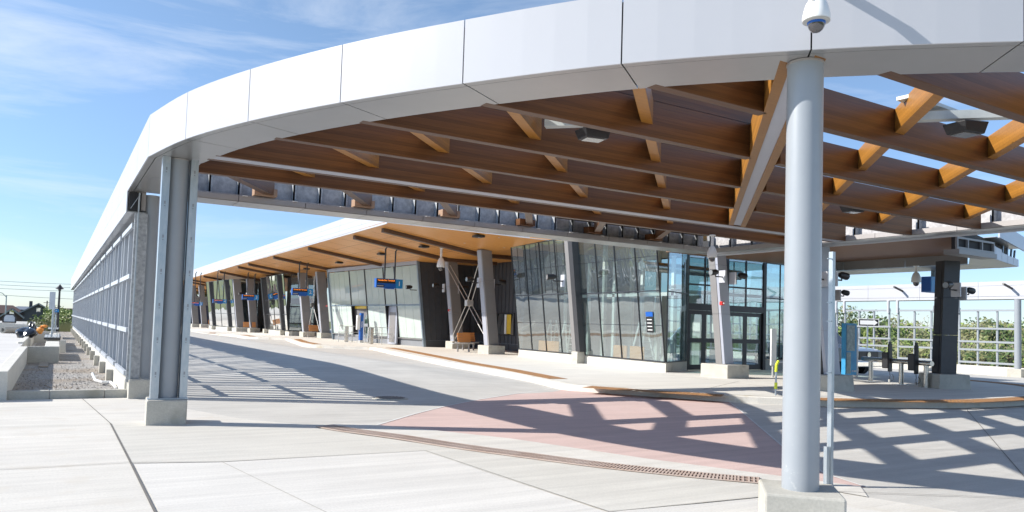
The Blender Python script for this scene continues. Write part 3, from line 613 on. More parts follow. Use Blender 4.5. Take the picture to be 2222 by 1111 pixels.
# ============================================================ SCREENS
def screen(X, Y0, nb, label, pitch=3.15, sgn=1, studs=True, piers=True, curbz=0.34, zr=(0.42, 1.27, 2.34, 3.36), blen=2.45, post_z=3.52, npost=(0, .5, 1), pm='rail_paint'):
    t = thing('wind_screen', label, 'screen', (X, Y0, 0))
    MB().box(X-0.02, Y0, -0.05, X+0.26, Y0+nb*pitch, curbz).build('concrete_wall', 'cast_white', t, bevel=0.01)
    for k in range(nb):
        y = Y0+0.55+k*pitch
        mb = MB()
        for q in npost:
            yy = y+blen*q; mb.box(X+0.045, yy-0.035, curbz+.002, X+0.13, yy+0.035, post_z-(0.08 if 0 < q < 1 else 0))
        b = mb.build('screen_bay', pm, t)
        for z in zr: MB().box(X-0.012, y-0.12, z-0.045, X+0.04, y+blen+0.0, z+0.045).build('rail', pm, b)
        if studs:
            mb = MB()
            for q in range(7):
                yy = y-0.2+q*0.47; mb.box(X+0.135, yy, curbz+.002, X+0.255, yy+0.004, 3.5).box(X+0.135, yy+.004, curbz+.002, X+0.139, yy+0.05, 3.5).box(X+0.251, yy+.004, curbz+.002, X+0.255, yy+0.09, 3.5)
            mb.build('stud_wall', 'galv_blue', b); mb = MB()
            for q in range(7):
                yy = y-0.2+q*0.47; mb.box(X+0.105, yy-.010, curbz+.002, X+0.150, yy-.002, 3.5)
            mb.build('lit_stud_edge', 'white_plastic', b)  # strips coloured white to imitate sunlit edges of the studs
        if piers and k > 0:
            MB().box(X-0.16, y-0.50, -0.05, X-0.022, y-0.16, curbz-0.04).build('pier', 'cast', b)
    return t
screen(1.22, 16.25, 19, 'long left screen wall of zinc studs and pale blue rails on a concrete base')
MB().box(1.20, 15.95, 0.30, 1.42, 16.02, 3.52).build('end_post', 'galv_blue', bpy.data.objects['wind_screen'])
ws = screen(37.0, 4.4, 14, 'far right open screen of pale rails with trees behind', 3.05, studs=False, piers=False, curbz=0.40, zr=(0.55, 1.14, 1.52, 2.14, 2.98), blen=2.55, post_z=3.1, npost=(0, .333, .667, 1), pm='col_paint')
for k in range(14):
    for q in (0, 1):
        yy = 4.95+k*3.05+2.55*q
        MB().box(36.93, yy-0.05, 2.85, 37.04, yy+0.05, 3.5).build('hanger', 'panel', ws)
# left side canopy
sc = thing('side_canopy', 'long low white canopy fascia running along the left screen', 'canopy', (1.4, 46, 3.53))
y = 16.02
MB().box(1.09, 15.98, 3.56, 1.30, 16.01, 3.92).build('dark_end_plate', 'dark_gap', sc); MB().bar((1.12, 15.96, 3.60), (1.28, 15.96, 3.9), .05, .01).build('end_strut', 'rail_paint', sc)  # near-black plate painted in for the shaded inside of the open end
while y < 77:
    y1 = y+2.4
    MB().box(1.05, y+.006, 3.53, 1.07, y1-.006, 3.925).build('fascia_panel', 'panel', sc)
    MB().box(1.052, y+.006, 3.935, 1.072, y1-.006, 4.56).build('upper_panel', 'panel', sc)
    MB().box(1.075, y+.006, 3.535, 1.40, y1-.006, 3.555).build('soffit_panel', 'soffit', sc)
    y = y1
MB().box(1.09, 16.02, 3.58, 1.38, 77.6, 4.5).build('core', 'taupe', sc)
fc = thing('far_canopy', 'white canopy fascia over the far right screen with dark scuppers', 'canopy', (37.5, 24, 3.5))
y = 2.0
while y < 52:
    MB().box(37.0, y+.006, 3.5, 37.02, y+2.794, 3.62).box(37.0, y+.006, 3.635, 37.02, y+2.794, 4.12).box(37.0, y+.006, 4.13, 37.02, y+2.794, 4.32).build('fascia_panel', 'panel', fc); y += 2.8
MB().box(37.03, 2, 3.52, 38.3, 52.4, 4.28).build('core', 'taupe', fc)
for yy in (17.35, 22.5, 27.6, 12.3):
    MB().tube([(37.0, yy, 3.98), (36.35, yy+.05, 4.16)], 0.055, 10).build('scupper', 'black', fc)

# ============================================================ LEFT PLANTER AND PAVING
struct(MB().sheet([(-0.7, 16.1), (1.3, 16.1), (1.3, 80), (-0.7, 80)], 0.006).build('gravel_bed', 'gravel'))
struct(MB().prism([(-40, 16.0), (-0.86, 16.0), (-0.86, 58), (-2.5, 66), (-40, 66)], -0.1, 0.495).build('side_pavement', 'side_paving'))
for i in range(9):
    joint('side_pavement_joint', [(-12, 16+i*4.2), (-0.9, 16+i*4.2)], 0.02, 0.4995)
def wall(name, label, boxes, mt='cast_white', cat='low wall'):
    mb = MB(); [mb.box(*b) for b in boxes]; return tag(mb.build(name, mt, bevel=0.012), label, cat)
t = thing('kerb', 'low precast kerb across the near end of the gravel bed', 'kerb', (0, 16.2, 0))
for a, b in ((-3.0, -1.95), (-1.94, -0.02), (-0.01, 0.86), (0.87, 1.24)):
    MB().box(a, 16.1, -0.02, b, 16.26, 0.15).build('kerbstone', 'cast', t, bevel=0.012)
wall('planter_wall', 'long low concrete wall between the raised paving and the gravel bed', [(-0.86, 16.0, -0.02, -0.66, 27.0, 0.51)])
wall('planter_wall', 'grey cross wall at the end of the first gravel bed', [(-0.655, 26.95, 0, 0.16, 27.1, 0.51)], 'cast')
wall('planter_wall', 'second low wall further along beside the black bag', [(-0.93, 27.5, 0.0, -0.2, 27.65, 0.45), (-1.0, 29.5, 0, -0.84, 44, 0.55)])
wall('bench_plinth', 'pale concrete plinth carrying a flat grey slatted seat', [(-0.24, 28.3, 0, 0.17, 33.0, 0.47)])
wall('planter_upright', 'pale concrete upright beside the plinth in the gravel bed', [(0.2, 33.4, 0, 0.4, 33.6, 0.50)])
wall('planter_wall', 'far cross wall below the blue parking sign', [(-1.0, 44, 0, 0.2, 44.3, 0.55), (-0.2, 38, 0, 0.2, 43.9, 0.5)])
def flatbench(y0, y1, label):
    t = thing('flat_bench', label, 'bench', (0, y0, 0.5)); mb = MB(); k = 5
    for i in range(k): mb.box(-0.32+i*0.104, y0, 0.55, -0.32+i*0.104+0.09, y1, 0.585)
    mb.build('seat', 'grey_plastic', t); MB().box(-0.33, y0, 0.49, 0.19, y0+0.1, 0.545).box(0.19, y0, 0.4, 0.22, y1, 0.62).build('frame', 'black', t)
    for yy in (y0+.6, y1-.6): MB().tube([(0.1, yy, .585), (0.1, yy, .72), (0.1, yy+.3, .72), (0.1, yy+.3, .585)], .015, 6).build('armrest', 'stainless', t)
flatbench(34.2, 38.0, 'nearer flat grey slatted bench on the planter plinth'); flatbench(50, 54, 'farther flat grey bench on the planter wall')
MB_ = MB(); MB_.box(-0.33, 24.85, 0.02, -0.10, 27.1-0.3, 0.045); tag(MB_.build('board', 'board'), 'loose wooden board lying in the shaded gravel', 'board')
tag(MB().tube([(0.78, 19.4, .22), (0.82, 18.8, .12), (0.95, 18.6, .09), (1.1, 18.6, .09), (1.15, 18.2, .06), (1.16, 17.7, .03)], 0.03, 8).build('drain_pipe', 'white_plastic', smooth=True), 'white bent drain pipe at the foot of the screen wall', 'pipe')
# scattered stones in the gravel
st = MB()
for i in range(700):
    x = rnd.uniform(-.6, 1.1); y = 16.4+abs(rnd.gauss(0, 5)); s_ = rnd.uniform(.012, .035)
    st.add([(x-s_, y, .006), (x, y-s_*.8, .006), (x+s_, y, .006), (x, y+s_*.8, .006), (x+rnd.uniform(-.4, .4)*s_, y, .006+s_*rnd.uniform(.5, 1.1))], [(0, 1, 4), (1, 2, 4), (2, 3, 4), (3, 0, 4)])
struct(st.build('stones', 'gravel'), 'stuff')
# bags
def blob(name, mt, label, cat, c, r, seed, sub_=3, amp=.35):
    rr = random.Random(seed); bm = bmesh.new(); bmesh.ops.create_icosphere(bm, subdivisions=sub_, radius=1)
    ph = [(Vector((rr.uniform(-1, 1), rr.uniform(-1, 1), rr.uniform(-1, 1))).normalized(), rr.uniform(2, 7), rr.uniform(0, 6)) for _ in range(9)]
    for v in bm.verts:
        d = sum(math.sin(v.co.dot(a)*f_+p) for a, f_, p in ph)/9; v.co *= 1+amp*d
        v.co = Vector((v.co.x*r[0], v.co.y*r[1], max(v.co.z*r[2], -r[2]*.75)))
    me = bpy.data.meshes.new(name); bm.to_mesh(me); bm.free(); me.materials.append(M[mt])
    o = bpy.data.objects.new(name, me); col.objects.link(o); o.location = (c[0], c[1], c[2]+r[2]*.75)
    for p_ in me.polygons: p_.use_smooth = True
    return tag(o, label, cat)
blob('rubbish_bag', 'bag', 'shiny black rubbish bag slumped on the raised paving', 'bag', tuple(pix(57, 729, 36)*1.0)[:2]+(.5,), (.34, .55, .22), 3, 4, .75)
blob('rubbish_bag', 'bag', 'smaller upright black bag with white print behind the slumped one', 'bag', tuple(pix(68, 720, 38)*1.0)[:2]+(.5,), (.17, .3, .34), 5, 4, amp=.8)
ob = pix(86, 712, 42)
t = thing('orange_bag', 'orange and yellow fabric bag lying past the black bags', 'bag', (ob.x, ob.y, .5))
for c, r_, m_ in (((ob.x, ob.y, .66), (.18, .3, .17), 'orange'), ((ob.x+.17, ob.y+.1, .86), (.15, .2, .07), 'orange')):
    bm = bmesh.new(); bmesh.ops.create_icosphere(bm, subdivisions=2, radius=1)
    for v in bm.verts: v.co = Vector((v.co.x*r_[0]*(1+.2*math.sin(5*v.co.z)), v.co.y*r_[1], v.co.z*r_[2]*(1+.2*math.sin(4*v.co.x))))
    me = bpy.data.meshes.new('cloth'); bm.to_mesh(me); bm.free(); me.materials.append(M[m_]); o = bpy.data.objects.new('cloth', me); col.objects.link(o); o.parent = t; o.location = Vector(c)-t.location
# concrete pipes
for i, (x, y, l_, lb) in enumerate(((pix(5, 722, 42).x, pix(5, 722, 42).y, 'larger', 'nearer grey concrete pipe lying on the paving at the left edge'), (pix(42, 715, 47).x, pix(42, 715, 47).y, 'smaller', 'farther grey concrete pipe lying on the paving left of the bags'))):
    t = thing('concrete_pipe', lb, 'pipe', (x, y, .5)); rr_ = .15 if i == 0 else .11
    MB().tube([(x, y, .5+rr_), (x+.5, y+.9, .5+rr_)], rr_, 18).build('barrel', 'cast', t, smooth=True)
    MB().tube([(x-.012, y-.01, .5+rr_), (x-.004, y-.003, .5+rr_)], rr_*.55, 14).build('bore', 'black', t)
    MB().box(x+.4, y+.4, .5, x+1.2, y+.6, .56).build('plank', 'board', t)
wall('barrier_wall', 'low white concrete wall across the end of the raised paving', [(-40, 57.5, .49, -1.2, 57.8, .68)])
wall('barrier_block', 'square concrete block standing on the paving behind the bags', [(-3.1, 50, .49, -1.9, 50.6, .86)])
# parapet wall beyond
# ============================================================ STATION (main building)
rf = thing('station_roof', 'long white edged roof with warm timber ceiling over the bus platform', 'roof', (18, 70, 5.3))
def soffz(x): return max(5.22, 7.90-0.145*x)
def soff(px, py):
    d = F+RR*(px-1111)/FPX-UU*(py-cy)/FPX; k = (7.90-1.6)/(d.z+0.145*d.x); p = Vector((0, 0, 1.6))+d*k
    if p.x > 18.48: k = (5.22-1.6)/d.z; p = Vector((0, 0, 1.6))+d*k
    return p
E0 = (12.55, 31.8); E1 = (12.87, 52.9); E2 = (13.5, 97.0); E3 = (14.2, 140.0); EN = (17.3, 27.2)
FX = 18.48
cp = [E0, EN, (FX, 26.05), (FX, 140), E3, E2, E1]
mb = MB(); n_ = len(cp); mb.add([(x, y, soffz(x)) for x, y in cp]+[(x, y, soffz(x)+.03) for x, y in cp], [tuple(range(n_)), tuple(reversed(range(n_, 2*n_)))]+[(i, (i+1) % n_, n_+(i+1) % n_, n_+i) for i in range(n_)]); mb.build('ceiling', 'ceil', rf)
MB().box(FX+.002, 19.2, 5.22, 26.5, 140, 5.25).build('ceiling', 'ceil', rf)
MB().prism([(12.75, 32.0), (17.4, 27.5), (26.4, 27.5), (26.4, 139.5), (14.4, 139.5), (13.7, 97), (13.05, 52.9)], 6.06, 6.6).build('core', 'dark_gap', rf)
def facade_strip(A, B, step, zb=lambda x: 6.0, name='fascia_panel', hts=((0, .295), (.315, .60), (.62, .94))):
    A = Vector((*A, 0)); B = Vector((*B, 0)); d = (B-A); n = max(1, int(d.length/step)); u = d.normalized(); pn = Vector((u.y, -u.x, 0))
    for i in range(n):
        a = A+d*(i/n)+u*.009; b = A+d*((i+1)/n)-u*.009; mb = MB()
        for j, (h0, h1) in enumerate(hts):
            s0 = j*0.03; pa = a-pn*s0; pb = b-pn*s0; qa = a-pn*(s0+.03); qb = b-pn*(s0+.03)
            mb.hexa([(pa.x, pa.y, zb(pa.x)+h0), (pb.x, pb.y, zb(pb.x)+h0), (qb.x, qb.y, zb(pb.x)+h0), (qa.x, qa.y, zb(pa.x)+h0)], [(pa.x, pa.y, zb(pa.x)+h1), (pb.x, pb.y, zb(pb.x)+h1), (qb.x, qb.y, zb(pb.x)+h1), (qa.x, qa.y, zb(pa.x)+h1)])
        mb.build(name, 'panel', rf)
for p_, q_ in ((E3, E2), (E2, E1), (E1, E0)): facade_strip(p_, q_, 3.4)
facade_strip(E0, EN, 2.2, zb=lambda x: soffz(x)-.03); facade_strip(EN, (18.6, 25.95), 2.0, zb=lambda x: soffz(x)-.03)
mb = MB()
y = 33.0
while y < 138: 
    x0 = 13.1; mb.hexa([(x0, y, soffz(x0)-.004), (18.4, y, soffz(18.4)-.004), (18.4, y+.012, soffz(18.4)-.004), (x0, y+.012, soffz(x0)-.004)], [(x0, y, soffz(x0)-.001), (18.4, y, soffz(18.4)-.001), (18.4, y+.012, soffz(18.4)-.001), (x0, y+.012, soffz(x0)-.001)]); y += 2.2
for x in (14.2, 15.3, 16.4, 17.5): mb.hexa([(x, 34, soffz(x)-.005), (x+.012, 34, soffz(x)-.005), (x+.6, 138, soffz(x+.6)-.005), (x+.588, 138, soffz(x+.6)-.005)], [(x, 34, soffz(x)-.001), (x+.012, 34, soffz(x)-.001), (x+.6, 138, soffz(x+.6)-.001), (x+.588, 138, soffz(x+.6)-.001)])
mb.build('ceiling_seam', 'slot', rf)
for i, y in enumerate([33.4, 37.4, 45.6, 54.5, 63.2, 67.6, 76.6, 86.8, 96.6, 101.6, 113, 122]):
    x0 = 13.05+max(0, y-50)*.012; x1 = 18.4; za, zb_ = soffz(x0), soffz(x1)
    MB().hexa([(x0, y, za-.19), (x1, y, zb_-.19), (x1, y+.32, zb_-.19), (x0, y+.32, za-.19)], [(x0, y, za-.006), (x1, y, zb_-.006), (x1, y+.32, zb_-.006), (x0, y+.32, za-.006)]).build('ceiling_fin', 'slot', rf)
    if y < 40: MB().box(18.41, y, 5.03, 21.6, y+.32, 5.214).build('ceiling_fin', 'slot', rf)
for px, py in [(828, 547.5), (736, 566.5), (621.6, 589), (584, 596.6), (664.8, 580.4), (534, 606), (553.6, 602.8), (509.6, 611.8), (1038.5, 508), (920, 531)]:
    p = soff(px, py+1); x, y, z = p
    h = MB().box(x-.22, y-.22, z-.13, x+.22, y+.22, z-.03).build('downlight', 'black', rf, bevel=.02); MB().box(x-.1, y-.12, z-.142, x+.1, y+.12, z-.132).build('lens', 'lens', h)
for px, py in [(1008, 527), (1083, 515), (820, 560), (866, 553), (745, 572), (700, 577), (1094, 537)]:
    p = soff(px, py); MB().lathe((p.x, p.y, p.z-.02), [(.05, 0), (.05, .01)], 12).build('pot_light', 'white_plastic', rf)

LEAN = 0.125
def leanx(z, z0=0.15): return -LEAN*(z-z0)
def curtain(root, P, Q, z0, z1, n, mt, trans, mull='frame', sub_=1, lean=True, depth=.05, fr=0.022, skip=()):
    """leaning glazed wall from P to Q (plan points at z 0.15); panes and mullions are parts"""
    P = Vector((*P, 0)); Q = Vector((*Q, 0)); u = (Q-P).normalized(); nrm = Vector((u.y, -u.x, 0))
    def pt(s_, z, o=0.0):
        p = P+(Q-P)*s_+nrm*o; return Vector((p.x+(leanx(z) if lean else 0), p.y, z))
    zs_ = [z0]+trans+[z1]
    for i in range(n):
        for a, b in zip(zs_[:-1], zs_[1:]):
            if (i, a) in skip: continue
            s0, s1 = i/n, (i+1)/n
            MB().hexa([pt(s0, a, 0), pt(s1, a, 0), pt(s1, a, -.012), pt(s0, a, -.012)], [pt(s0, b, 0), pt(s1, b, 0), pt(s1, b, -.012), pt(s0, b, -.012)]).build('pane', mt, root)
    for i in range(n+1):
        MB().bar(pt(i/n, z0, .008), pt(i/n, z1, .008), fr*1.0, depth, up=tuple(nrm)).build('mullion', mull, root)
    for z in zs_:
        e = .0 if z in (z0, z1) else .001
        MB().bar(pt(0, z, .014+e), pt(1, z, .014+e), depth, fr*1.7).build('transom', mull, root)
    return pt
# --- glass hall
hl = thing('glass_hall', 'leaning glass waiting hall on white concrete base with dark entrance doors', 'building', (21, 25, 0.15))
A, B, C_ = (18.86, 30.27), (18.04, 19.4), (19.75, 20.2)
MBb = MB(); MBb.prism([(18.82, 30.3), (18.0, 19.38), (18.3, 19.5), (19.1, 30.3)], 0.1, 0.48); MBb.build('concrete_base', 'cast_white', hl, bevel=.01)
MB().prism([(18.0, 19.36), (19.76, 20.15), (19.7, 20.4), (18.2, 19.8)], 0.1, 0.485).build('concrete_base', 'cast', hl, bevel=.01)
MB().box(18.0, 24.5, .1, 18.4, 24.9, .62).build('pilaster', 'cast', hl)
mid = lerp(A, B, 0.49); mid2 = lerp(A, B, 0.535)
curtain(hl, A, mid, .5, 5.28, 4, 'glass_hall', [2.99])
curtain(hl, mid2, B, .5, 5.28, 4, 'glass_hall', [2.95])
# perforated lower blinds / secondary joints
for P_, Q_ in ((A, mid), (mid2, B)):
    for z in (1.75, 4.15): MB().bar((P_[0]+leanx(z)-.012, P_[1], z), (Q_[0]+leanx(z)-.012, Q_[1], z), .012, .014).build('joint_line', 'frame', hl)
for s_ in [i/9 for i in range(1, 9)]:
    p = lerp(A, mid, s_)
    if abs(s_*4-round(s_*4)) > .05: MB().bar((p[0]+leanx(3)-.02, p[1], 3.05), (p[0]+leanx(5.2)-.02, p[1], 5.25), .012, .012).build('joint_line', 'frame', hl)
# return wall with dark glazing
curtain(hl, (18.06, 19.42), C_, .5, 5.2, 1, 'glass_clear', [2.95], lean=False)
# entrance wall
DY = 20.3
MB().box(19.75, DY-.04, .15, 19.9, DY+.08, 4.4).box(21.6, DY-.04, .15, 21.98, DY+.08, 4.4).box(23.95, DY-.04, .15, 24.1, DY+.08, 4.4).box(19.9, DY-.035, 2.38, 21.6, DY+.07, 2.62).box(21.98, DY-.035, 2.38, 23.95, DY+.07, 2.62).build('door_frame', 'frame', hl)
for x0, x1 in ((19.9, 21.6), (21.98, 23.95)):
    for z0, z1 in ((2.62, 3.3), (3.36, 4.4)):
        MB().box(x0, DY, z0, x1, DY+.012, z1).build('pane', 'glass_clear', hl)
    MB().box(x0, DY-.02, 3.3, x1, DY+.05, 3.36).build('transom', 'frame', hl); MB().box((x0+x1)/2-.03, DY-.018, 2.62, (x0+x1)/2+.03, DY+.045, 4.4).build('mullion', 'frame', hl)
    w = (x1-x0)/2
    for k in range(2):
        a = x0+k*w+.01; b = a+w-.02; y = DY-.01+(.045*k)
        d = MB().box(a, y, .17, a+.12, y+.04, 2.37).box(b-.12, y, .17, b, y+.04, 2.37).box(a+.12, y, .17, b-.12, y+.04, .36).box(a+.12, y, 1.18, b-.12, y+.04, 1.34).box(a+.12, y, 2.22, b-.12, y+.04, 2.37).build('sliding_door', 'frame', hl)
        MB().box(a+.12, y+.015, .36, b-.12, y+.025, 1.18).box(a+.12, y+.015, 1.34, b-.12, y+.025, 2.22).build('door_glass', 'glass_clear', d)
MB().box(24.1, DY, .15, 25.9, DY+.2, .55).build('concrete_base', 'cast', hl)
curtain(hl, (24.1, DY), (25.9, DY+.1), .58, 4.4, 2, 'glass_clear', [3.0], lean=False)
curtain(hl, (25.9, DY+.1), (26.2, 30.3), .3, 5.2, 6, 'glass_clear', [2.6], lean=False)
MB().prism([(18.9, 30.28), (26.3, 30.28), (26.3, 30.1), (18.9, 30.1)], .15, 5.29).build('end_wall', 'siding', hl)
# interior
MB().box(18.6, 20.5, .152, 26.0, 30.0, .16).build('floor', 'interior_light', hl)
for q, (lx_, ly_) in enumerate(((19.6, 28.6), (19.3, 27.0), (19.4, 22.2))):
    mb = MB()
    for s_ in (-.3, .3):
        mb.bar((lx_+s_, ly_-.45, .16), (lx_+s_*.5, ly_, 1.9), .05, .05).bar((lx_+s_, ly_+.45, .16), (lx_+s_*.5, ly_, 1.9), .05, .05)
    for k in range(6): f_ = k/6; mb.box(lx_-.3+.15*f_, ly_-.45*(1-f_)-.04, .3+1.6*f_, lx_+.3-.15*f_, ly_-.45*(1-f_)+.04, .34+1.6*f_)
    tag(mb.build('step_ladder', 'white_plastic'), ['white step ladder behind the left panes of the glass hall', 'white step ladder behind the glass left of the black column', 'white step ladder inside the hall behind the information panel'][q], 'ladder')
MB().box(20.6, 21.5, 4.55, 25.5, 22.1, 4.95).build('duct', 'clad', hl)
MB().tube([(19.6, 22.6, 4.1), (25.5, 22.9, 4.1)], .2, 14).build('duct', 'stainless', hl, smooth=True)
for q in range(6):
    MB().box(23.0, 21.3+q*1.45, .16, 23.08, 22.2+q*1.45, 3.1).build('inner_panel', 'interior_light', hl)  # pale boards added to brighten the hall behind its glass
for q in range(5): MB().box(20.4, 21.6+q*1.8, .16, 20.5, 21.75+q*1.8, 4.5).build('inner_post', 'white_plastic', hl)  # white posts added as bright streaks inside the hall
MB().box(19.3, 20.6, 3.0, 25.5, 20.7, 3.12).box(20.4, 21.5, 2.95, 20.5, 29.2, 3.08).build('inner_beam', 'white_plastic', hl)
for q in range(4): MB().box(19.6+q*1.5, 24.9, .16, 19.75+q*1.5, 25.05, 5.2).build('inner_post', 'interior_light', hl)
for y in (21.6, 22.6, 27.2, 28.0):
    MB().box(18.95, y, .3, 19.0, y+.8, .95).build('seat_back', 'slat', hl)
# poster with blue header on the glass
ps = thing('information_panel', 'small black information panel with blue header on the hall glass', 'sign', (17.95, 20.6, 1.5))
xx = lambda z: 18.085+leanx(z)-.05
MB().hexa([(xx(1.5), 20.22, 1.5), (xx(1.5), 19.86, 1.5), (xx(1.5)+.01, 19.86, 1.5), (xx(1.5)+.01, 20.22, 1.5)], [(xx(2.05), 20.22, 2.05), (xx(2.05), 19.86, 2.05), (xx(2.05)+.01, 19.86, 2.05), (xx(2.05)+.01, 20.22, 2.05)]).build('board', 'black', ps)
MB().hexa([(xx(2.06), 20.22, 2.06), (xx(2.06), 19.86, 2.06), (xx(2.06)+.01, 19.86, 2.06), (xx(2.06)+.01, 20.22, 2.06)], [(xx(2.22), 20.22, 2.22), (xx(2.22), 19.86, 2.22), (xx(2.22)+.01, 19.86, 2.22), (xx(2.22)+.01, 20.22, 2.22)]).build('header', 'blue', ps)
for z in (1.95, 1.83, 1.71, 1.59):
    MB().box(xx(z)-.008, 19.92, z-.014, xx(z)-.003, 20.16, z+.014).build('text_line', 'white_plastic', ps)

# --- recess wall
rc = thing('service_wing', 'dark metal sided recessed wing between the kiosk and the glass hall', 'building', (22.2, 36, .15))
def siding(root, P, Q, z0, z1, mt='siding', step=.42, holes=()):
    P = Vector((*P, 0)); Q = Vector((*Q, 0)); d = Q-P; n = int(d.length/step)+1; u = d.normalized(); nn_ = Vector((u.y, -u.x, 0))
    mb = MB(); mb.hexa([(*(P-nn_*.1)[:2], z0), (*(Q-nn_*.1)[:2], z0), (*Q[:2], z0), (*P[:2], z0)], [(*(P-nn_*.1)[:2], z1), (*(Q-nn_*.1)[:2], z1), (*Q[:2], z1), (*P[:2], z1)])
    for i in range(n+1):
        c = P+d*(i/n); a = c+nn_*.015; mb.bar((a.x, a.y, z0), (a.x, a.y, z1), .03, .03, up=tuple(nn_))
    return mb.build('siding', mt, root)
siding(rc, (22.0, 41.2), (22.0, 30.3), .55, 5.28); siding(rc, (22.0, 41.15), (22.0, 30.25), .15, .54, 'siding', 1.6)
def window(root, X, y0, y1, z0, z1, inner):
    f = MB().box(X-.06, y0, z0, X-.02, y1, z0+.06).box(X-.06, y0, z1-.06, X-.02, y1, z1).box(X-.06, y0, z0+.06, X-.02, y0+.06, z1-.06).box(X-.06, y1-.06, z0+.06, X-.02, y1, z1-.06).build('window', 'frame', root)
    MB().box(X-.045, y0+.06, z0+.06, X-.037, y1-.06, z1-.06).build('pane', inner, f); return f
window(rc, 22.0, 38.6, 40.6, 1.0, 2.45, 'glass_mirror')
w_ = window(rc, 22.0, 35.9, 37.9, 1.0, 2.3, 'glass_mirror')
MB().box(21.945, 36.25, 1.1, 21.952, 36.7, 2.2).build('yellow_reflection', 'yellow', w_)  # reflection of a yellow bus painted as a panel over the pane
MB().box(21.945, 36.75, 1.1, 21.952, 36.95, 2.2).build('white_post', 'white_plastic', w_)  # white strip added for a pale post showing in the window

# --- kiosk
kk = thing('kiosk_building', 'pale green glass clad block with leaning front and yellow doorway', 'building', (20, 48, .15))
KA, KB = (17.65, 54.3), (18.9, 41.14)
MB().prism([(17.65, 54.3), (18.9, 41.14), (19.1, 41.16), (17.85, 54.3)], .15, .62).build('plinth', 'siding_mid', kk)
ks = [0, .27, .455, .66, .775, 1.0]
sk = {1: 'door', 3: 'panel'}
for i in range(5):
    p0 = lerp(KA, KB, ks[i]); p1 = lerp(KA, KB, ks[i+1])
    ns = [4, 2, 3, 2, 3][i]
    P = Vector((*p0, 0)); Q = Vector((*p1, 0))
    def pt(s_, z, o=0.0): q = P+(Q-P)*s_; return Vector((q.x+leanx(z)-o, q.y, z))
    for a, b in ((.64, 2.62), (2.66, 5.02)):
        if a < 1 and i in sk: continue
        for j in range(ns):
            s0 = j/ns+.004; s1 = (j+1)/ns-.004
            MB().hexa([pt(s0, a), pt(s1, a), pt(s1, a, -.02), pt(s0, a, -.02)], [pt(s0, b), pt(s1, b), pt(s1, b, -.02), pt(s0, b, -.02)]).build('pane', 'spandrel', kk)
    MB().bar(pt(0, .62, .02), pt(0, 5.05, .02), .07, .06, up=(1, 0, 0)).build('mullion', 'frame', kk)
    MB().bar(pt(0, 2.64, .015), pt(1, 2.64, .015), .06, .07).build('transom', 'frame_blue', kk)
    MB().bar(pt(0, 5.18, .03), pt(1, 5.18, .03), .08, .24).build('head_panel', 'clad_light', kk)
    if i not in sk: MB().bar(pt(0, .60, .06), pt(1, .60, .06), .08, .04).build('sill', 'clad', kk)
MB().hexa([(17.9, 54.3, .2), (18.96, 41.3, .2), (19.05, 41.3, .2), (18.0, 54.3, .2)], [(17.4, 54.3, 5.0), (18.46, 41.3, 5.0), (18.55, 41.3, 5.0), (17.5, 54.3, 5.0)]).build('backing', 'interior', kk)
P = Vector((*KB, 0))
MB().hexa([(18.84, 41.05, .15), (19.0, 41.05, .15), (19.0, 41.2, .15), (18.84, 41.2, .15)], [(18.84+leanx(5.28), 41.05, 5.28), (19.0+leanx(5.28), 41.05, 5.28), (19.0+leanx(5.28), 41.2, 5.28), (18.84+leanx(5.28), 41.2, 5.28)]).build('corner_post', 'frame_blue', kk)
MB().hexa([(17.55, 54.25, .15), (17.7, 54.25, .15), (17.7, 54.4, .15), (17.55, 54.4, .15)], [(16.92, 54.25, 5.28), (17.07, 54.25, 5.28), (17.07, 54.4, 5.28), (16.92, 54.4, 5.28)]).build('corner_post', 'frame_blue', kk)
# south wall of kiosk, leaning edge
mb = MB(); mb.hexa([(19.0, 41.14, .55), (22.0, 41.14, .55), (22.0, 41.2, .55), (19.0, 41.2, .55)], [(18.4, 41.14, 5.28), (22.0, 41.14, 5.28), (22.0, 41.2, 5.28), (18.4, 41.2, 5.28)])
for i in range(9):
    x = 19.0+i*.36; mb.bar((x, 41.12, .55), (x-.55*(1-i/9), 41.12, 5.27), .03, .03, up=(0, 1, 0))
mb.build('siding', 'siding', kk); MB().box(18.95, 41.10, .15, 22.0, 41.2, .545).build('plinth', 'siding', kk)
MB().box(20.45, 41.07, .93, 21.15, 41.11, 2.55).build('window', 'frame', kk); MB().box(20.5, 41.06, .98, 21.1, 41.068, 2.5).build('pane', 'glass_mirror', kk)
# yellow doorway and grey niche
dY0, dY1 = lerp(KA, KB, ks[1])[1], lerp(KA, KB, ks[2])[1]; dx = lerp(KA, KB, .36)[0]
dw = MB().box(dx-.22, dY1+.1, 2.42, dx-.02, dY0-.1, 2.62).build('door_canopy', 'yellow', kk)
MB().box(dx+.32, dY1+.05, .16, dx+.36, dY0-.05, 2.4).build('inner_wall', 'yellow', kk)
d = MB().box(dx+.02, dY1+.12, .17, dx+.08, dY1+.3, 2.38).box(dx+.02, dY1+1.0, .17, dx+.08, dY1+1.18, 2.38).box(dx+.02, dY1+.3, .17, dx+.08, dY1+1.0, .4).box(dx+.02, dY1+.3, 1.2, dx+.08, dY1+1.0, 1.4).box(dx+.02, dY1+.3, 2.2, dx+.08, dY1+1.0, 2.38).build('door', 'siding_mid', kk)
MB().box(dx+.045, dY1+.3, .4, dx+.055, dY1+1.0, 1.2).box(dx+.045, dY1+.3, 1.4, dx+.055, dY1+1.0, 2.2).build('door_glass', 'glass_clear', d)
nY0, nY1 = lerp(KA, KB, ks[3])[1], lerp(KA, KB, ks[4])[1]; nx_ = lerp(KA, KB, .72)[0]
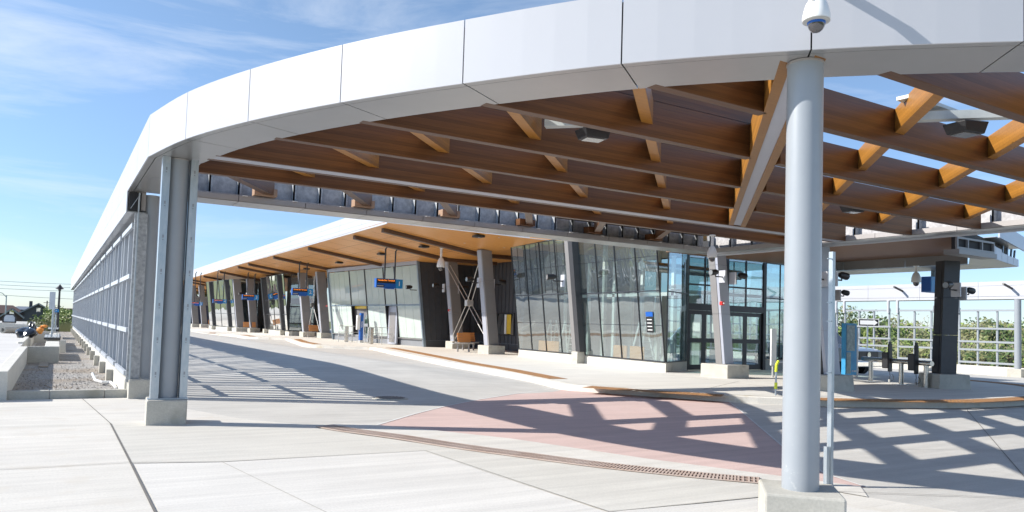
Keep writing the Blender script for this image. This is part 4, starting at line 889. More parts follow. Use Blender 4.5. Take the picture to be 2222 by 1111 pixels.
MB().box(nx_-.2, nY1+.05, .16, nx_-.1, nY0-.05, 2.6).build('niche_frame', 'clad_light', kk); MB().box(nx_-.215, nY1+.3, .3, nx_-.205, nY0-.3, 2.2).build('niche_door', 'clad', kk)
MB().lathe((nx_-.26, (nY0+nY1)/2, 2.35), [(.03, 0), (.03, .01)], 8).build('niche_light', 'white_plastic', kk)

# --- far glass blocks
def block(P, Q, label, ret, cols_at, n=4):
    t = thing('glass_block', label, 'building', (P[0]+2, (P[1]+Q[1])/2, .15))
    MB().prism([P, Q, (Q[0]+.3, Q[1]), (P[0]+.3, P[1])], .1, .55).build('concrete_base', 'cast_white', t)
    curtain(t, P, Q, .57, 5.28, n, 'glass_mirror', [1.9, 3.2])
    for s_ in cols_at:
        c = lerp(P, Q, s_); lx = leanx(5.2)
        MB().hexa([(c[0]-.22, c[1]-.17, .55), (c[0]+.1, c[1]-.17, .55), (c[0]+.1, c[1]+.17, .55), (c[0]-.22, c[1]+.17, .55)], [(c[0]-.22+lx, c[1]-.17, 5.25), (c[0]+.1+lx, c[1]-.17, 5.25), (c[0]+.1+lx, c[1]+.17, 5.25), (c[0]-.22+lx, c[1]+.17, 5.25)]).build('dark_column', 'clad_dark', t)
        MB().box(c[0]-.38, c[1]-.28, .15, c[0]-.05, c[1]+.28, .56).build('column_foot', 'cast', t)
    curtain(t, Q, ret, .57, 5.28, 2, 'glass_clear', [1.2, 2.6, 3.6], lean=False, fr=.06)
    MB().prism([Q, ret, (ret[0], ret[1]+.2), (Q[0]+.1, Q[1]+.2)], .1, .545).build('concrete_base', 'cast', t)
    MB().box(ret[0]+1.2, Q[1]+1.5, .15, ret[0]+1.4, P[1], 5.2).build('inner_wall', 'interior', t)
    MB().box(ret[0]-1.5, Q[1]+3.5, .15, ret[0]+1.2, Q[1]+3.6, 5.2).build('inner_wall', 'interior', t)
block((16.87, 72.3), (16.65, 63.1), 'second glass waiting block beyond the kiosk, behind stop sign 2', (18.8, 63.4), (.12, .82))
block((14.6, 88.0), (15.3, 77.3), 'third farther glass waiting block behind stop sign 3', (17.3, 77.6), (.2, .8))
hd = thing('hoarding', 'dark navy hoarding closing the far end of the platform', 'hoarding', (17, 118, 0))
MB().box(9, 118, 0, 24, 118.2, 3.1).build('board', 'hoard', hd)
wh = thing('white_shed', 'small white roofed structure above the navy hoarding', 'shed', (17, 124, 0))
MB().box(14, 123, 0, 22, 126, 4.3).build('wall', 'trim', wh); MB().prism([(13.8, 122.8), (22.2, 122.8), (22.2, 126.2), (13.8, 126.2)], 4.3, 4.5).build('roof', 'panel', wh)

# ============================================================ LEANING COLUMNS
def lean_column(x, y, top, label, w=0.56, d=0.42, lean=LEAN, leany=0, bw=0.95, bd=1.1, face='clad', side='clad_dark', rot=0, bh=0.42, z0=0.15, taper_base=0.0, bmat='cast'):
    """x,y = centre of the concrete block"""
    t = thing('leaning_column', label, 'column', (x, y, z0), 'leaning clad columns on concrete blocks')
    c, s_ = math.cos(rot), math.sin(rot); rp_ = lambda u, v: (x+u*c-v*s_, y+u*s_+v*c)
    a, b = bw/2, bd/2; k = 1-taper_base
    MB().hexa([(*rp_(u, v), z0-.05) for u, v in ((-a, -b), (a, -b), (a, b), (-a, b))], [(*rp_(u*k, v*k), z0+bh) for u, v in ((-a, -b), (a, -b), (a, b), (-a, b))]).build('concrete_block', bmat, t, bevel=.025)
    h = top-(z0+bh); ox, oy = -lean*h, -leany*h
    def ring(w0, w1, d0, d1): return [(w0, d0), (w1, d0), (w1, d1), (w0, d1)]
    def shaft(r0, name, mt, e=0):
        zs_ = [z0+bh+.004, z0+bh+h*.34, z0+bh+h*.67, top]
        for i in range(3):
            za, zb = zs_[i]+(.004 if i else 0), zs_[i+1]-.004; fa, fb = (za-z0-bh)/h, (zb-z0-bh)/h
            MB().hexa([(rp_(u, v)[0]+ox*fa, rp_(u, v)[1]+oy*fa, za) for u, v in r0], [(rp_(u, v)[0]+ox*fb, rp_(u, v)[1]+oy*fb, zb) for u, v in r0]).build(name, mt, t)
    shaft(ring(-w/2, w/2, -d/2, -d/2+.10), 'front_cladding', face)
    shaft(ring(-w/2+.02, w/2-.02, -d/2+.103, d/2-.003), 'core', 'clad_dark')
    shaft(ring(-w/2-.0, -w/2+.018, -d/2+.12, d/2), 'side_cladding', side)
    return t
lean_column(18.47, 17.15, 5.28, 'leaning grey column on a concrete block before the hall doors', w=.40, d=.38, face='clad_light', side='clad', bw=.98, bd=1.15, rot=R(0))
lean_column(18.62, 32.55, 5.28, 'nearer leaning column of the braced pair beside the bench', w=.56, d=.5, side='clad_light', bw=.95, bd=1.1)
lean_column(20.1, 39.2, 5.28, 'farther leaning column of the braced pair by the dark siding', w=.60, d=.5, side='clad_light', bw=1.05, bd=.9)
lean_column(18.0, 57.6, 5.28, 'leaning column just left of the pale kiosk building', w=.66, d=.5, side='clad_light')
lean_column(17.35, 60.2, 5.28, 'leaning column seen under stop sign 2', w=.66, d=.5, side='clad_light')
lean_column(16.45, 75.1, 5.28, 'leaning column seen right under stop sign 3', w=.66, d=.5, side='clad_light')
lean_column(15.6, 77.1, 5.28, 'leaning column seen left under stop sign 3', w=.7, d=.5, side='clad_light')
lean_column(16.0, 94, 5.28, 'leaning column right of stop sign 5 beside an orange bench', w=.7, d=.5, side='clad_light')
lean_column(15.6, 98, 5.28, 'thin leaning column between stop signs 4 and 5', w=.6, d=.5, side='clad_light')
lean_column(14.9, 100, 5.28, 'leaning column under stop sign 5', w=.7, d=.5, side='clad_light')
lean_column(14.0, 105, 5.28, 'farthest leaning column at the left end of the platform', w=.7, d=.5, side='clad_light')
# dark columns in hall facade (between the two glazed halves)
cc = lerp(A, B, .512)
t = thing('leaning_column', 'black and grey leaning column dividing the glass hall front', 'column', (cc[0], cc[1], .15), 'leaning clad columns on concrete blocks')
for nm, mt_, y0, y1, x0, x1 in (('side_cladding', 'clad', .02, .30, -.33, -.05), ('core', 'clad_dark', -.26, .015, -.36, -.02)):
    MB().hexa([(cc[0]+x0, cc[1]+y0, .62), (cc[0]+x1, cc[1]+y0, .62), (cc[0]+x1, cc[1]+y1, .62), (cc[0]+x0, cc[1]+y1, .62)], [(cc[0]+x0-.58, cc[1]+y0, 5.28), (cc[0]+x1-.58, cc[1]+y0, 5.28), (cc[0]+x1-.58, cc[1]+y1, 5.28), (cc[0]+x0-.58, cc[1]+y1, 5.28)]).build(nm, mt_, t)
# island columns
lean_column(17.55, 12.75, 3.95, 'leaning column on the island behind the foreground post', w=.56, d=.44, face='clad_light', side='clad_dark', lean=.15, bw=1.0, bd=1.0, rot=R(0), taper_base=.06)
lean_column(22.6, 12.45, 3.93, 'dark broad column on the island right of the steel rail', w=.50, d=.40, face='clad_dark', side='clad_dark', lean=-.06, bw=1.0, bd=1.0, rot=R(-25), bmat='cast', taper_base=.05)
lean_column(22.9, 17.0, 3.95, 'column leaning right behind the wrapped poster box', w=.40, d=.46, face='clad_light', side='clad_dark', lean=-.14, bw=1.0, bd=.9, rot=R(0))

# X brace
xb = thing('cross_brace', 'thin steel rods crossing between the braced pair of columns', 'brace', (19.2, 35.6, .5))
hub = Vector((18.95, 35.7, 2.72))
for o in (-.13, .13):
    for p in ((18.05, 32.7, 4.95), (18.75, 32.9, .7), (19.75, 39.0, .7), (19.2, 38.9, 4.95)):
        MB().tube([(p[0]+o, p[1], p[2]), tuple(hub+Vector((o, 0, 0)))], .02, 8).build('rod', 'gate', xb)
MB().box(hub.x-.2, hub.y-.14, hub.z-.16, hub.x+.2, hub.y+.14, hub.z+.16).build('hub', 'gate', xb, bevel=.02)
xb2 = thing('cross_brace', 'distant crossing steel rods left of the pale kiosk building', 'brace', (17.6, 58.9, .5))
h2 = Vector((17.35, 58.9, 2.72))
for p in ((16.9, 60.1, 4.95), (17.4, 60.1, .7), (17.6, 57.7, .7), (17.0, 57.7, 4.95)): MB().tube([p, tuple(h2)], .03, 6).build('rod', 'gate', xb2)
MB().box(h2.x-.2, h2.y-.1, h2.z-.16, h2.x+.1, h2.y+.1, h2.z+.16).build('hub', 'stainless', xb2)

# ============================================================ ISLAND ROOF
ir = thing('island_roof', 'unfinished flat roof over the island with brown ceiling and broken panelled end', 'roof', (21, 14, 3.93))
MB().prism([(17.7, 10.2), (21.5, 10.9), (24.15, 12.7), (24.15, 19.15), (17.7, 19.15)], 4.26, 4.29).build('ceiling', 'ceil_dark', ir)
MB().prism([(17.75, 10.3), (21.5, 11.0), (25.6, 12.1), (25.8, 19.1), (17.75, 19.1)], 4.30, 4.50).build('core', 'dark_gap', ir)
for y0, y1 in ((12.6, 14.6), (14.62, 16.9), (16.92, 19.1)):
    MB().box(24.16, y0, 3.95, 24.19, y1, 4.27).build('inner_panel', 'clad', ir)
    for k in range(5):
        MB().box(24.2+k*.33, y0, 3.93, 24.2+k*.33+.32, y1, 3.948).build('soffit_panel', 'soffit', ir)
MB().prism([(21.6, 10.88), (25.75, 11.9), (25.9, 12.58), (24.2, 12.58), (21.9, 11.35)], 3.93, 3.95).build('soffit_panel', 'soffit', ir)
# ragged end fascia
P, Q = Vector((21.6, 10.86, 0)), Vector((25.77, 11.88, 0)); hs_ = [.40, .40, .36, .26, .24, .24]; n = 6
for i in range(n):
    a = P+(Q-P)*(i/n+.003); b = P+(Q-P)*((i+1)/n-.003)
    MB().hexa([(a.x, a.y, 3.932), (b.x, b.y, 3.932), (b.x, b.y+.02, 3.932), (a.x, a.y+.02, 3.932)], [(a.x, a.y, 3.932+hs_[i]), (b.x, b.y, 3.932+hs_[i]*.93), (b.x, b.y+.02, 3.932+hs_[i]*.93), (a.x, a.y+.02, 3.932+hs_[i])]).build('end_panel', 'clad_light', ir)
for s_ in (.55, .68, .8, .9):
    a = P+(Q-P)*s_; MB().bar((a.x, a.y+.06, 3.95), (a.x+.08, a.y+.06, 4.42), .05, .04).build('bracket', 'frame_blue', ir)
MB().hexa([(22.6, 10.9, 4.5), (25.9, 11.75, 4.42), (25.9, 11.8, 4.42), (22.6, 10.95, 4.5)], [(22.6, 10.9, 4.95), (25.9, 11.75, 4.85), (25.9, 11.8, 4.85), (22.6, 10.95, 4.95)]).build('upper_panel', 'clad_light', ir)
MB().prism([(22.6, 11.0), (25.95, 11.85), (25.95, 13), (22.6, 13)], 4.52, 4.54).build('upper_soffit', 'soffit', ir)
# stud box on the near corner
mb = MB(); mb.box(19.75, 10.55, 3.93, 21.6, 10.6, 3.99).box(19.75, 10.55, 4.2, 21.6, 10.6, 4.25)
for x in (19.75, 20.25, 20.95, 21.55): mb.box(x, 10.545, 3.99, x+.05, 10.605, 4.2)
mb.build('open_frame', 'clad', ir); MB().box(19.75, 10.62, 3.93, 21.6, 10.7, 4.25).build('open_frame_back', 'dark_gap', ir)
MB().box(19.75, 10.5, 3.80, 21.62, 10.9, 3.925).build('beam_casing', 'clad', ir)

# ============================================================ SIGNS
def stop_sign(num, y, x0, x1, z0, z1, pxs):
    t = thing('stop_sign', 'blue hanging platform sign with orange display and number %s' % num, 'sign', ((x0+x1)/2, y, z0), 'hanging platform number signs')
    MB().box(x0, y, z0+.05, x1, y+.30, z1).build('housing', 'blue', t, bevel=.01)
    w = x1-x0; xn = x1-w*.27
    MB().box(xn, y-.012, z0+.051, x1-.004, y-.002, z1-.003).build('number_plate', 'blue_light', t)
    MB().box(x0+.03, y-.012, z0+.30, xn-.02, y-.002, z1-.03).build('display', 'black', t)
    MB().box(x0+.03, y-.012, z0+.08, x0+w*.3, y-.002, z0+.20).build('small_display', 'black', t)
    MB().box(x0+.05, y-.016, z0+.12, x0+w*.27, y-.013, z0+.17).build('small_text', 'clad_light', t)
    MB().box(x0+w*.33, y-.008, z0, x0+w*.68, y+.2, z0+.052).build('speaker_box', 'blue', t)
    text(str(num), .36, 'white_plastic', t, ((xn+x1)/2, y-.016, (z0+z1)/2+.02), (R(90), 0, 0), 'number')
    text('Canada Bus Terminal', .105*w/1.42, 'led', t, ((x0+xn)/2+.005, y-.016, z1-.095), (R(90), 0, 0), 'led_text')
    for px in pxs: MB().tube([(px, y+.12, z1-.01), (px, y+.12, soffz(px)-.12), (px+.07, y+.0, soffz(px)+.01)], .045, 8).build('hanger', 'clad_dark', t)
stop_sign(1, 38.6, 14.77, 16.31, 3.38, 3.93, (15.28, 15.87))
stop_sign(2, 54.1, 14.4, 15.9, 3.24, 3.78, (14.87, 15.42))
stop_sign(3, 71.6, 14.55, 16.0, 3.14, 3.67, (14.98, 15.6))
stop_sign(4, 76.0, 12.77, 14.0, 2.79, 3.21, (13.1, 13.7))
stop_sign(5, 84.0, 11.95, 13.1, 2.61, 3.0, (12.3, 12.8))

# ============================================================ FLOOD LIGHTS, CAMERAS
def flood(x, y, z, dirx, label, s=1.0, plate=True, ydir=0.0, back=False):
    t = thing('flood_light', label, 'flood light', (x, y, z))
    d = Vector((dirx, ydir, 0)).normalized()
    if plate: MB().box(x-.03, y-.16, z-.22*s, x+.03, y+.10, z+.26*s).build('mounting_plate', 'panel', t)
    e = Vector((x, y-.05, z))+d*.42*s
    MB().tube([(x, y-.05, z), tuple(e)], .025*s, 8).build('arm', 'black', t)
    MB().tube([tuple(e), tuple(e+Vector((0, 0, .1*s)))], .02*s, 8).build('knuckle', 'black', t)
    h = e+Vector((0, 0, .17*s)); q = h+d*.26*s+Vector((0, 0, -.03*s))
    hb = MB().tube([tuple(h-d*.12*s), tuple(h), tuple(q)], [.07*s, .115*s, .125*s], 10).build('housing', 'black', t, smooth=True)
    MB().tube([tuple(q), tuple(q+d*.012)], .10*s, 12).build('lens', 'lens', hb)
    return t
flood(17.65, 32.35, 3.62, -1, 'black flood light on the left of the nearer braced column')
flood(18.55, 32.5, 3.60, 1, 'black flood light on the right of the nearer braced column')
flood(19.05, 39.1, 3.6, -1, 'black flood light left of the farther braced column')
flood(19.95, 39.1, 3.55, 1, 'black flood light right of the farther braced column')
flood(18.2, 41.0, 3.5, -1, 'black flood light on the corner of the pale kiosk', plate=False)
flood(17.25, 24.6, 3.42, -1, 'black flood light on the dark column in the hall front', ydir=.3)
flood(17.85, 16.75, 3.32, -1, 'flood light on the left of the column before the doors', .8)
flood(18.42, 16.85, 3.30, 1, 'dark flood light on the right of the column before the doors', .8)
flood(16.80, 12.35, 3.02, -1, 'flood light on the left face of the first island column', .8)
flood(17.25, 12.4, 3.05, 1, 'flood light on the right face of the first island column', .8)
flood(22.35, 12.0, 3.02, -1, 'black flood light before the blue box on the broad dark column', .85)
flood(23.05, 12.2, 2.95, 1, 'black flood light right of the broad dark island column', .8)
flood(22.95, 16.7, 3.0, -1, 'flood light left of the right leaning island column', .8)
flood(23.5, 16.7, 3.0, 1, 'flood light right of the right leaning island column', .8)
flood(16.5, 60.0, 3.6, -1, 'small distant flood light under the right half of stop sign 2')
flood(16.95, 57.4, 3.6, -1, 'small distant flood light left of the kiosk corner')
flood(15.1, 72.6, 3.6, -1, 'tiny distant flood light beside stop sign 3')
def cctv(x, y, zt, drop, label, s=1.0):
    t = thing('dome_camera', label, 'security camera', (x, y, zt-drop))
    zc = zt-drop
    MB().lathe((x, y, zc+.27*s), [(.028*s, 0), (.028*s, drop-.27*s-.02), (.06*s, drop-.27*s-.02), (.06*s, drop-.27*s)], 14).build('stem', 'white_plastic', t, smooth=True)
    MB().lathe((x, y, zc), [(.085*s, .055*s), (.095*s, .06*s), (.097*s, .08*s), (.09*s, .16*s), (.07*s, .22*s), (.045*s, .27*s)], 24).build('housing', 'white_plastic', t, smooth=True)
    MB().lathe((x, y, zc), [(.001, -.03*s), (.03*s, -.022*s), (.05*s, 0), (.06*s, .03*s), (.062*s, .058*s)], 24).build('dome', 'dome', t, smooth=True)
pc = soff(958, 538)
cctv(pc.x, pc.y, pc.z, 1.12, 'white dome camera hanging from the timber ceiling by stop sign 1', 2.2)
cctv(13.45, 12.95, 3.93, .62, 'small white dome camera hanging before the hall doors', 1.25)
pi_ = pix(1988, 588, 27.5)
cctv(pi_.x, pi_.y, 3.93, .62, 'dome camera hanging below the island roof edge', 1.5)
cctv(15.3, 86, soffz(15.3), 1.3, 'tiny distant dome camera below the far ceiling', 2.2)
# foreground camera on the fascia
t = thing('dome_camera', 'large white dome camera bracketed on the curved fascia above the foreground column', 'security camera', (4.9, 3.9, 4.1))
cx_, cyy, cz, K = 4.95, 3.72, 3.985, 1.32
def sc_(pr): return [(r_*K, z_*K) for r_, z_ in pr]
MB().lathe((cx_, cyy, cz), sc_([(.070, .042), (.078, .046), (.080, .060), (.074, .095), (.062, .140), (.045, .170), (.040, .172)]), 36).build('housing', 'white_plastic', t, smooth=True)
MB().lathe((cx_, cyy, cz+.036*K), sc_([(.0695, 0), (.0775, .004)]), 36).build('rim', 'grey_plastic', t, smooth=True)
MB().lathe((cx_, cyy, cz), sc_([(.051, .022), (.052, .045)]), 32).build('band', 'blue', t, smooth=True)
MB().lathe((cx_, cyy, cz-.028*K), sc_([(.001, 0), (.020, .005), (.036, .017), (.046, .034), (.050, .052)]), 32).build('dome', 'dome', t, smooth=True)
MB().lathe((cx_, cyy, cz+.170*K), sc_([(.040, 0), (.040, .02), (.030, .022), (.030, .08), (.045, .09), (.045, .14)]), 20).build('neck', 'white_plastic', t, smooth=True)
MB().tube([(cx_, cyy, cz+.28*K), (cx_, cyy, cz+.36*K), (cx_+.05, cyy+.06, cz+.42*K), (cx_+.22, cyy+.22, cz+.43*K)], .042, 12).build('bracket', 'white_plastic', t, smooth=True)
MB().tube([(cx_-.06, cyy-.02, cz+.26), (cx_-.075, cyy-.02, cz+.20), (cx_-.05, cyy, cz+.18), (cx_-.02, cyy, cz+.24)], .016, 8).build('cable', 'white_plastic', t)
# lamps inside the entrance canopy
def canopy_lamp(x, y, label, rotz=0):
    t = thing('beam_lamp', label, 'lamp', (x, y, 4.1))
    MB().bar((x-.42, y+.47, 4.24), (x+.50, y-.45, 4.24), .13, .10).build('bracket', 'channel', t)
    MB().box(x+.44, y-.56, 4.08, x+.66, y-.50, 4.28).build('plate', 'channel', t)
    MB().bar((x-.8, y+.22, 4.36), (x+.8, y+.30, 4.36), .20, .04).build('channel', 'channel', t)
    h = MB().hexa([(x-.20, y-.14, 3.99), (x+.10, y-.20, 3.99), (x+.14, y+.04, 3.99), (x-.16, y+.10, 3.99)], [(x-.24, y-.16, 4.11), (x+.12, y-.24, 4.13), (x+.18, y+.06, 4.13), (x-.20, y+.13, 4.11)]).build('housing', 'black', t, bevel=.01)
    MB().hexa([(x-.17, y-.11, 3.98), (x+.07, y-.16, 3.98), (x+.11, y+.02, 3.98), (x-.13, y+.07, 3.98)], [(x-.17, y-.11, 3.989), (x+.07, y-.16, 3.989), (x+.11, y+.02, 3.989), (x-.13, y+.07, 3.989)]).build('lens', 'lens', h)
canopy_lamp(5.75, 7.62, 'black lamp on a galvanised bracket between the left timber beams')
canopy_lamp(9.0, 4.75, 'large black lamp on steel channel between the right timber beams')
canopy_lamp(13.1, 9.0, 'small dark lamp deep among the right timber beams')

# alarms
for x, y, z, lb in ((17.98, 16.85, 2.5, 'red fire alarm on the column before the hall doors'), (19.28, 38.72, 2.35, 'round red alarm bell on the farther braced column'), (17.0, 54.2, 2.6, 'distant red alarm at the left corner of the kiosk')):
    t = thing('fire_alarm', lb, 'fire alarm', (x, y, z)); MB().box(x-.06, y-.06, z-.06, x+.06, y+.06, z+.06).build('box', 'red_paint', t, bevel=.015); MB().tube([(x, y-.06, z), (x, y-.09, z)], .03, 10).build('bell', 'white_plastic', t)

# ============================================================ FURNITURE
def bench(x, y, label, n=1.9):
    t = thing('platform_bench', label, 'bench', (x, y, .15), 'orange slatted benches between the leaning columns')
    mb = MB(); [mb.box(x-.5+.115*i, y, .58, x-.5+.115*i+.1, y+n, .61) for i in range(5)]; mb.build('seat', 'gate', t)
    mb = MB(); [mb.bar((x+.12+.05*i, y+.02, .72+.12*i), (x+.12+.05*i, y+n-.1, .72+.12*i), .03, .105) for i in range(4)]; mb.build('backrest', 'slat', t)
    for yy in (y+.2, y+n-.25): MB().bar((x, yy, .15), (x, yy, .58), .07, .07).build('leg', 'taupe', t)
# main bench runs in X (seen broadside)
def bench_x(x0, x1, y, label):
    t = thing('platform_bench', label, 'bench', ((x0+x1)/2, y, .15), 'orange slatted benches between the leaning columns')
    mb = MB(); [mb.box(x0-.25, y-.5+.1*i, .56, x1, y-.5+.1*i+.09, .59) for i in range(5)]; mb.build('seat', 'gate', t)
    mb = MB(); [mb.bar((x0+.25, y+.04*i, .69+.125*i), (x1, y+.04*i, .69+.125*i), .03, .115) for i in range(4)]; mb.build('backrest', 'slat', t)
    for xx in (x0+.1, x1-.25): MB().bar((xx, y-.3, .15), (xx, y-.3, .56), .07, .07).build('leg', 'taupe', t)
bench_x(17.75, 18.75, 35.0, 'orange slatted bench between the braced columns, nearer one')
bench_x(19.1, 20.1, 37.0, 'second orange slatted bench behind the first one')
bench_x(16.9, 17.9, 59.0, 'distant orange bench left of the kiosk under stop sign 2')
bench_x(14.9, 15.7, 73.6, 'distant orange bench under stop sign 3'); bench_x(15.9, 16.5, 74.5, 'very small orange bench right of the one under stop sign 3')
bench_x(15.3, 16.1, 95, 'farthest orange bench at the left end of the platform')
# barriers
def barrier(x, y, w, label, panel_at=None):
    t = thing('gate_barrier', label, 'barrier', (x, y, .15), 'grey tubular gate barriers before the kiosk')
    MB().tube([(x, y, .15), (x, y, 1.15), (x+.04, y, 1.2), (x+w-.04, y, 1.2), (x+w, y, 1.15), (x+w, y, .15)], .026, 8).build('frame', 'gate', t, smooth=True)
    for z in (.5, .8): MB().tube([(x, y, z), (x+w, y, z)], .02, 6).build('cross_rail', 'gate', t)
    if panel_at is not None: MB().box(x+panel_at, y-.12, .15, x+panel_at+.22, y+.12, 1.18).build('reader_post', 'stainless', t, bevel=.02)
barrier(16.05, 48.4, .95, 'grey barrier left of the kiosk doorway', .42); barrier(17.0, 48.6, .95, 'grey barrier before the yellow kiosk doorway'); barrier(16.75, 44.8, .9, 'grey barrier before the blue ticket pylon', .1); barrier(17.55, 45.0, .95, 'grey barrier before the grey kiosk niche')
t = thing('ticket_pylon', 'narrow blue ticket machine with white vertical lettering before the kiosk', 'ticket machine', (17.35, 47.6, .15))
MB().box(17.2, 47.5, .15, 17.45, 47.9, .3).build('foot', 'gate', t); MB().box(17.22, 47.55, .3, 17.42, 47.85, 2.1).build('body', 'blue', t, bevel=.01); MB().box(17.0, 47.6, 1.0, 17.215, 47.8, 1.95).build('side_screen', 'white_plastic', t)
text('VIVA', .2, 'white_plastic', t, (17.32, 47.54, 1.35), (R(90), R(-90), 0), 'lettering')

# island furniture
t = thing('poster_box', 'blue and grey poster panel wrapped in clear plastic on the island', 'advertising box', (23.1, 15.9, .15))
MB().box(22.45, 15.6, .3, 23.05, 15.75, 2.02).build('frame', 'poster', t); MB().box(22.5, 15.585, 1.1, 22.93, 15.597, 1.95).build('picture', 'poster_grey', t); MB().box(22.5, 15.585, .35, 22.72, 15.597, 1.05).build('side_picture', 'poster_grey', t)
text('17 MM', .09, 'white_plastic', t, (22.9, 15.59, .42), (R(90), 0, 0))
wr = []
for k in range(9): wr.append((.20+.012*math.sin(k*2.1), k*.2))
MB().lathe((23.3, 15.95, .25), [(.15, -.05)]+wr+[(.14, 1.68)], 26).build('plastic_wrap', 'wrap', t, smooth=True)
t = thing('lean_rail', 'low stainless steel rail on three posts across the island', 'rail', (22.2, 13.7, .15))
a = Vector((22.95, 15.3, .86)); b = Vector((21.97, 12.45, .86))
MB().tube([tuple(a), tuple(b)], .075, 16).build('rail', 'stainless', t, smooth=True)
for x, y in ((22.62, 14.8), (22.25, 13.55), (22.03, 12.65)):
    pl_ = MB().tube([(x, y, .15), (x, y, .80)], .07, 14).build('post', 'stainless', t, smooth=True); MB().lathe((x, y, .15), [(.14, 0), (.14, .012)], 14).build('flange', 'stainless', pl_)
for (x, y), lb in (((22.45, 14.15), 'left black wrapped machine with dangling cable on the steel rail'), ((22.1, 13.1), 'right black wrapped machine with dangling cable on the steel rail')):
    t = thing('wrapped_reader', lb, 'card reader', (x, y, .5))
    MB().box(x-.10, y-.13, .52, x+.10, y-.085, 1.38).build('wrap', 'black', t, bevel=.02); MB().box(x-.12, y-.12, .62, x+.13, y+.1, 1.12).build('body', 'black', t, bevel=.03)
    MB().box(x-.06, y-.12, 1.38, x+.06, y-.09, 1.46).build('cap', 'black', t)
    pts = [(x, y-.1, .52), (x+.01, y-.1, .42)]+[(x+.10+.11*math.cos(q), y-.1, .33+.10*math.sin(q)) for q in [math.pi*.75+i*.6 for i in range(10)]]
    MB().tube(pts, .009, 6).build('cable', 'wire', t); MB().box(x-.04, y-.12, .2, x+.02, y-.08, .28).build('plug', 'grey_plastic', t)
# yellow taped stand
t = thing('barrier_stand', 'thin steel stand wound with yellow tape left of the foreground column', 'stand', (14.6, 11.9, .15))
SX_, SY_ = 14.55, 11.93
MB().tube([(SX_, SY_, .15), (SX_+.02, SY_, .85), (SX_+.08, SY_, .93), (SX_+.5, SY_-.05, .95)], .02, 8).build('pipe', 'galv', t)
MB().tube([(SX_+.006, SY_, .30), (SX_+.012, SY_, .45)], .035, 8).build('tape', 'tape', t)
MB().tube([(SX_+.012, SY_, .70), (SX_+.02, SY_, .86), (SX_+.09, SY_, .955)], .034, 8).build('tape', 'tape', t)
t = thing('leaning_panel', 'white sign panel standing on its edge beside the hall at the foreground column', 'panel', (20.3, 16.8, .15))
MB().box(20.2, 16.75, .55, 20.45, 16.8, 1.75).build('board', 'white_plastic', t); MB().box(20.28, 16.76, .15, 20.34, 16.79, .55).build('leg', 'gate', t)
# blue box
t = thing('hanging_sign_box', 'blue sign box hanging beside the broad dark island column', 'sign', (21.9, 12.6, 3.1))
pb_ = pix(2019, 616, 29.0); BX, BYY = pb_.x+.05, pb_.y
zc_ = pb_.z; MB().box(BX, BYY, zc_-.27, BX+.95, BYY+.35, zc_+.26).build('housing', 'blue_light', t, bevel=.01); MB().box(BX-.012, BYY+.01, zc_-.26, BX-.002, BYY+.34, zc_+.25).build('end_plate', 'blue', t); MB().bar((BX+.5, BYY+.2, zc_+.26), (BX+.5, BYY+.2, 3.93), .14, .1).build('hanger', 'frame_blue', t)
# one way and stop signs
t = thing('arrow_sign', 'black sign with a white arrow pointing right before the far screen', 'sign', (34, 22.35, 0))
ax, ay = 33.97, 22.36
MB().tube([(ax+.0, ay+.06, 0), (ax+.0, ay+.06, 2.5)], .04, 8).build('post', 'galv', t)
vd = Vector((ax, ay, 0)).normalized(); rt = Vector((vd.y, -vd.x, 0))
def facing(root, cx__, cy__, z, pts, th, name, mt, off=0.0):
    P_ = [Vector((cx__, cy__, z))+rt*u+Vector((0, 0, v))-vd*off for u, v in pts]; n_ = len(P_)
    return MB().add([*P_, *[p+vd*th for p in P_]], [tuple(range(n_)), tuple(reversed(range(n_, 2*n_)))]+[(i, (i+1) % n_, n_+(i+1) % n_, n_+i) for i in range(n_)]).build(name, mt, root)
facing(t, ax, ay, 2.28, [(-.46, -.19), (.46, -.19), (.46, .19), (-.46, .19)], .01, 'plate', 'white_plastic')
facing(t, ax, ay, 2.28, [(-.43, -.16), (.43, -.16), (.43, .16), (-.43, .16)], .003, 'field', 'black', .004)
facing(t, ax, ay, 2.28, [(-.38, -.10), (.22, -.10), (.22, -.15), (.40, 0), (.22, .15), (.22, .10), (-.38, .10)], .003, 'arrow', 'white_plastic', .008)
t = thing('road_sign', 'back of an octagonal road sign on a tall post on the island', 'sign', (30.6, 17.3, 0))
sx0, sy0 = 28.9, 16.0
vd = Vector((sx0, sy0, 0)).normalized(); rt = Vector((vd.y, -vd.x, 0))
facing(t, sx0, sy0, 2.72, [(.32*math.cos(R(22.5+45*i)), .32*math.sin(R(22.5+45*i))) for i in range(8)], .008, 'plate', 'sign_back', -.05)
MB().tube([(sx0+.05, sy0, 0), (sx0-.02, sy0-.05, 3.0)], .045, 8).build('post', 'frame', t)
# pickup truck
pk = thing('pickup_truck', 'white pickup truck parked behind the island with black grille', 'truck', (28.9, 19.6, 0))
PKx, PKy = 28.06, 18.5
def pv(u, v, z): return (PKx+v, PKy+u, z)      # u = backwards from the nose, v = across
body = [(0.0, .55), (0.0, 1.02), (.25, 1.10), (1.35, 1.18), (1.45, 1.2), (2.05, 1.78), (3.6, 1.84), (4.1, 1.2), (5.6, 1.2), (5.7, .55)]
mb = MB(); W2 = .98
L1 = [pv(u, -W2*(1 if z < 1.3 else .84), z) for u, z in body]; L2 = [pv(u, W2*(1 if z < 1.3 else .84), z) for u, z in body]; n_ = len(body)
mb.add(L1+L2, [tuple(range(n_)), tuple(reversed(range(n_, 2*n_)))]+[(i, i+1, n_+i+1, n_+i) for i in range(n_-1)]+[(n_-1, 0, n_, 2*n_-1)])
mb.build('body', 'vehicle', pk, bevel=.05)
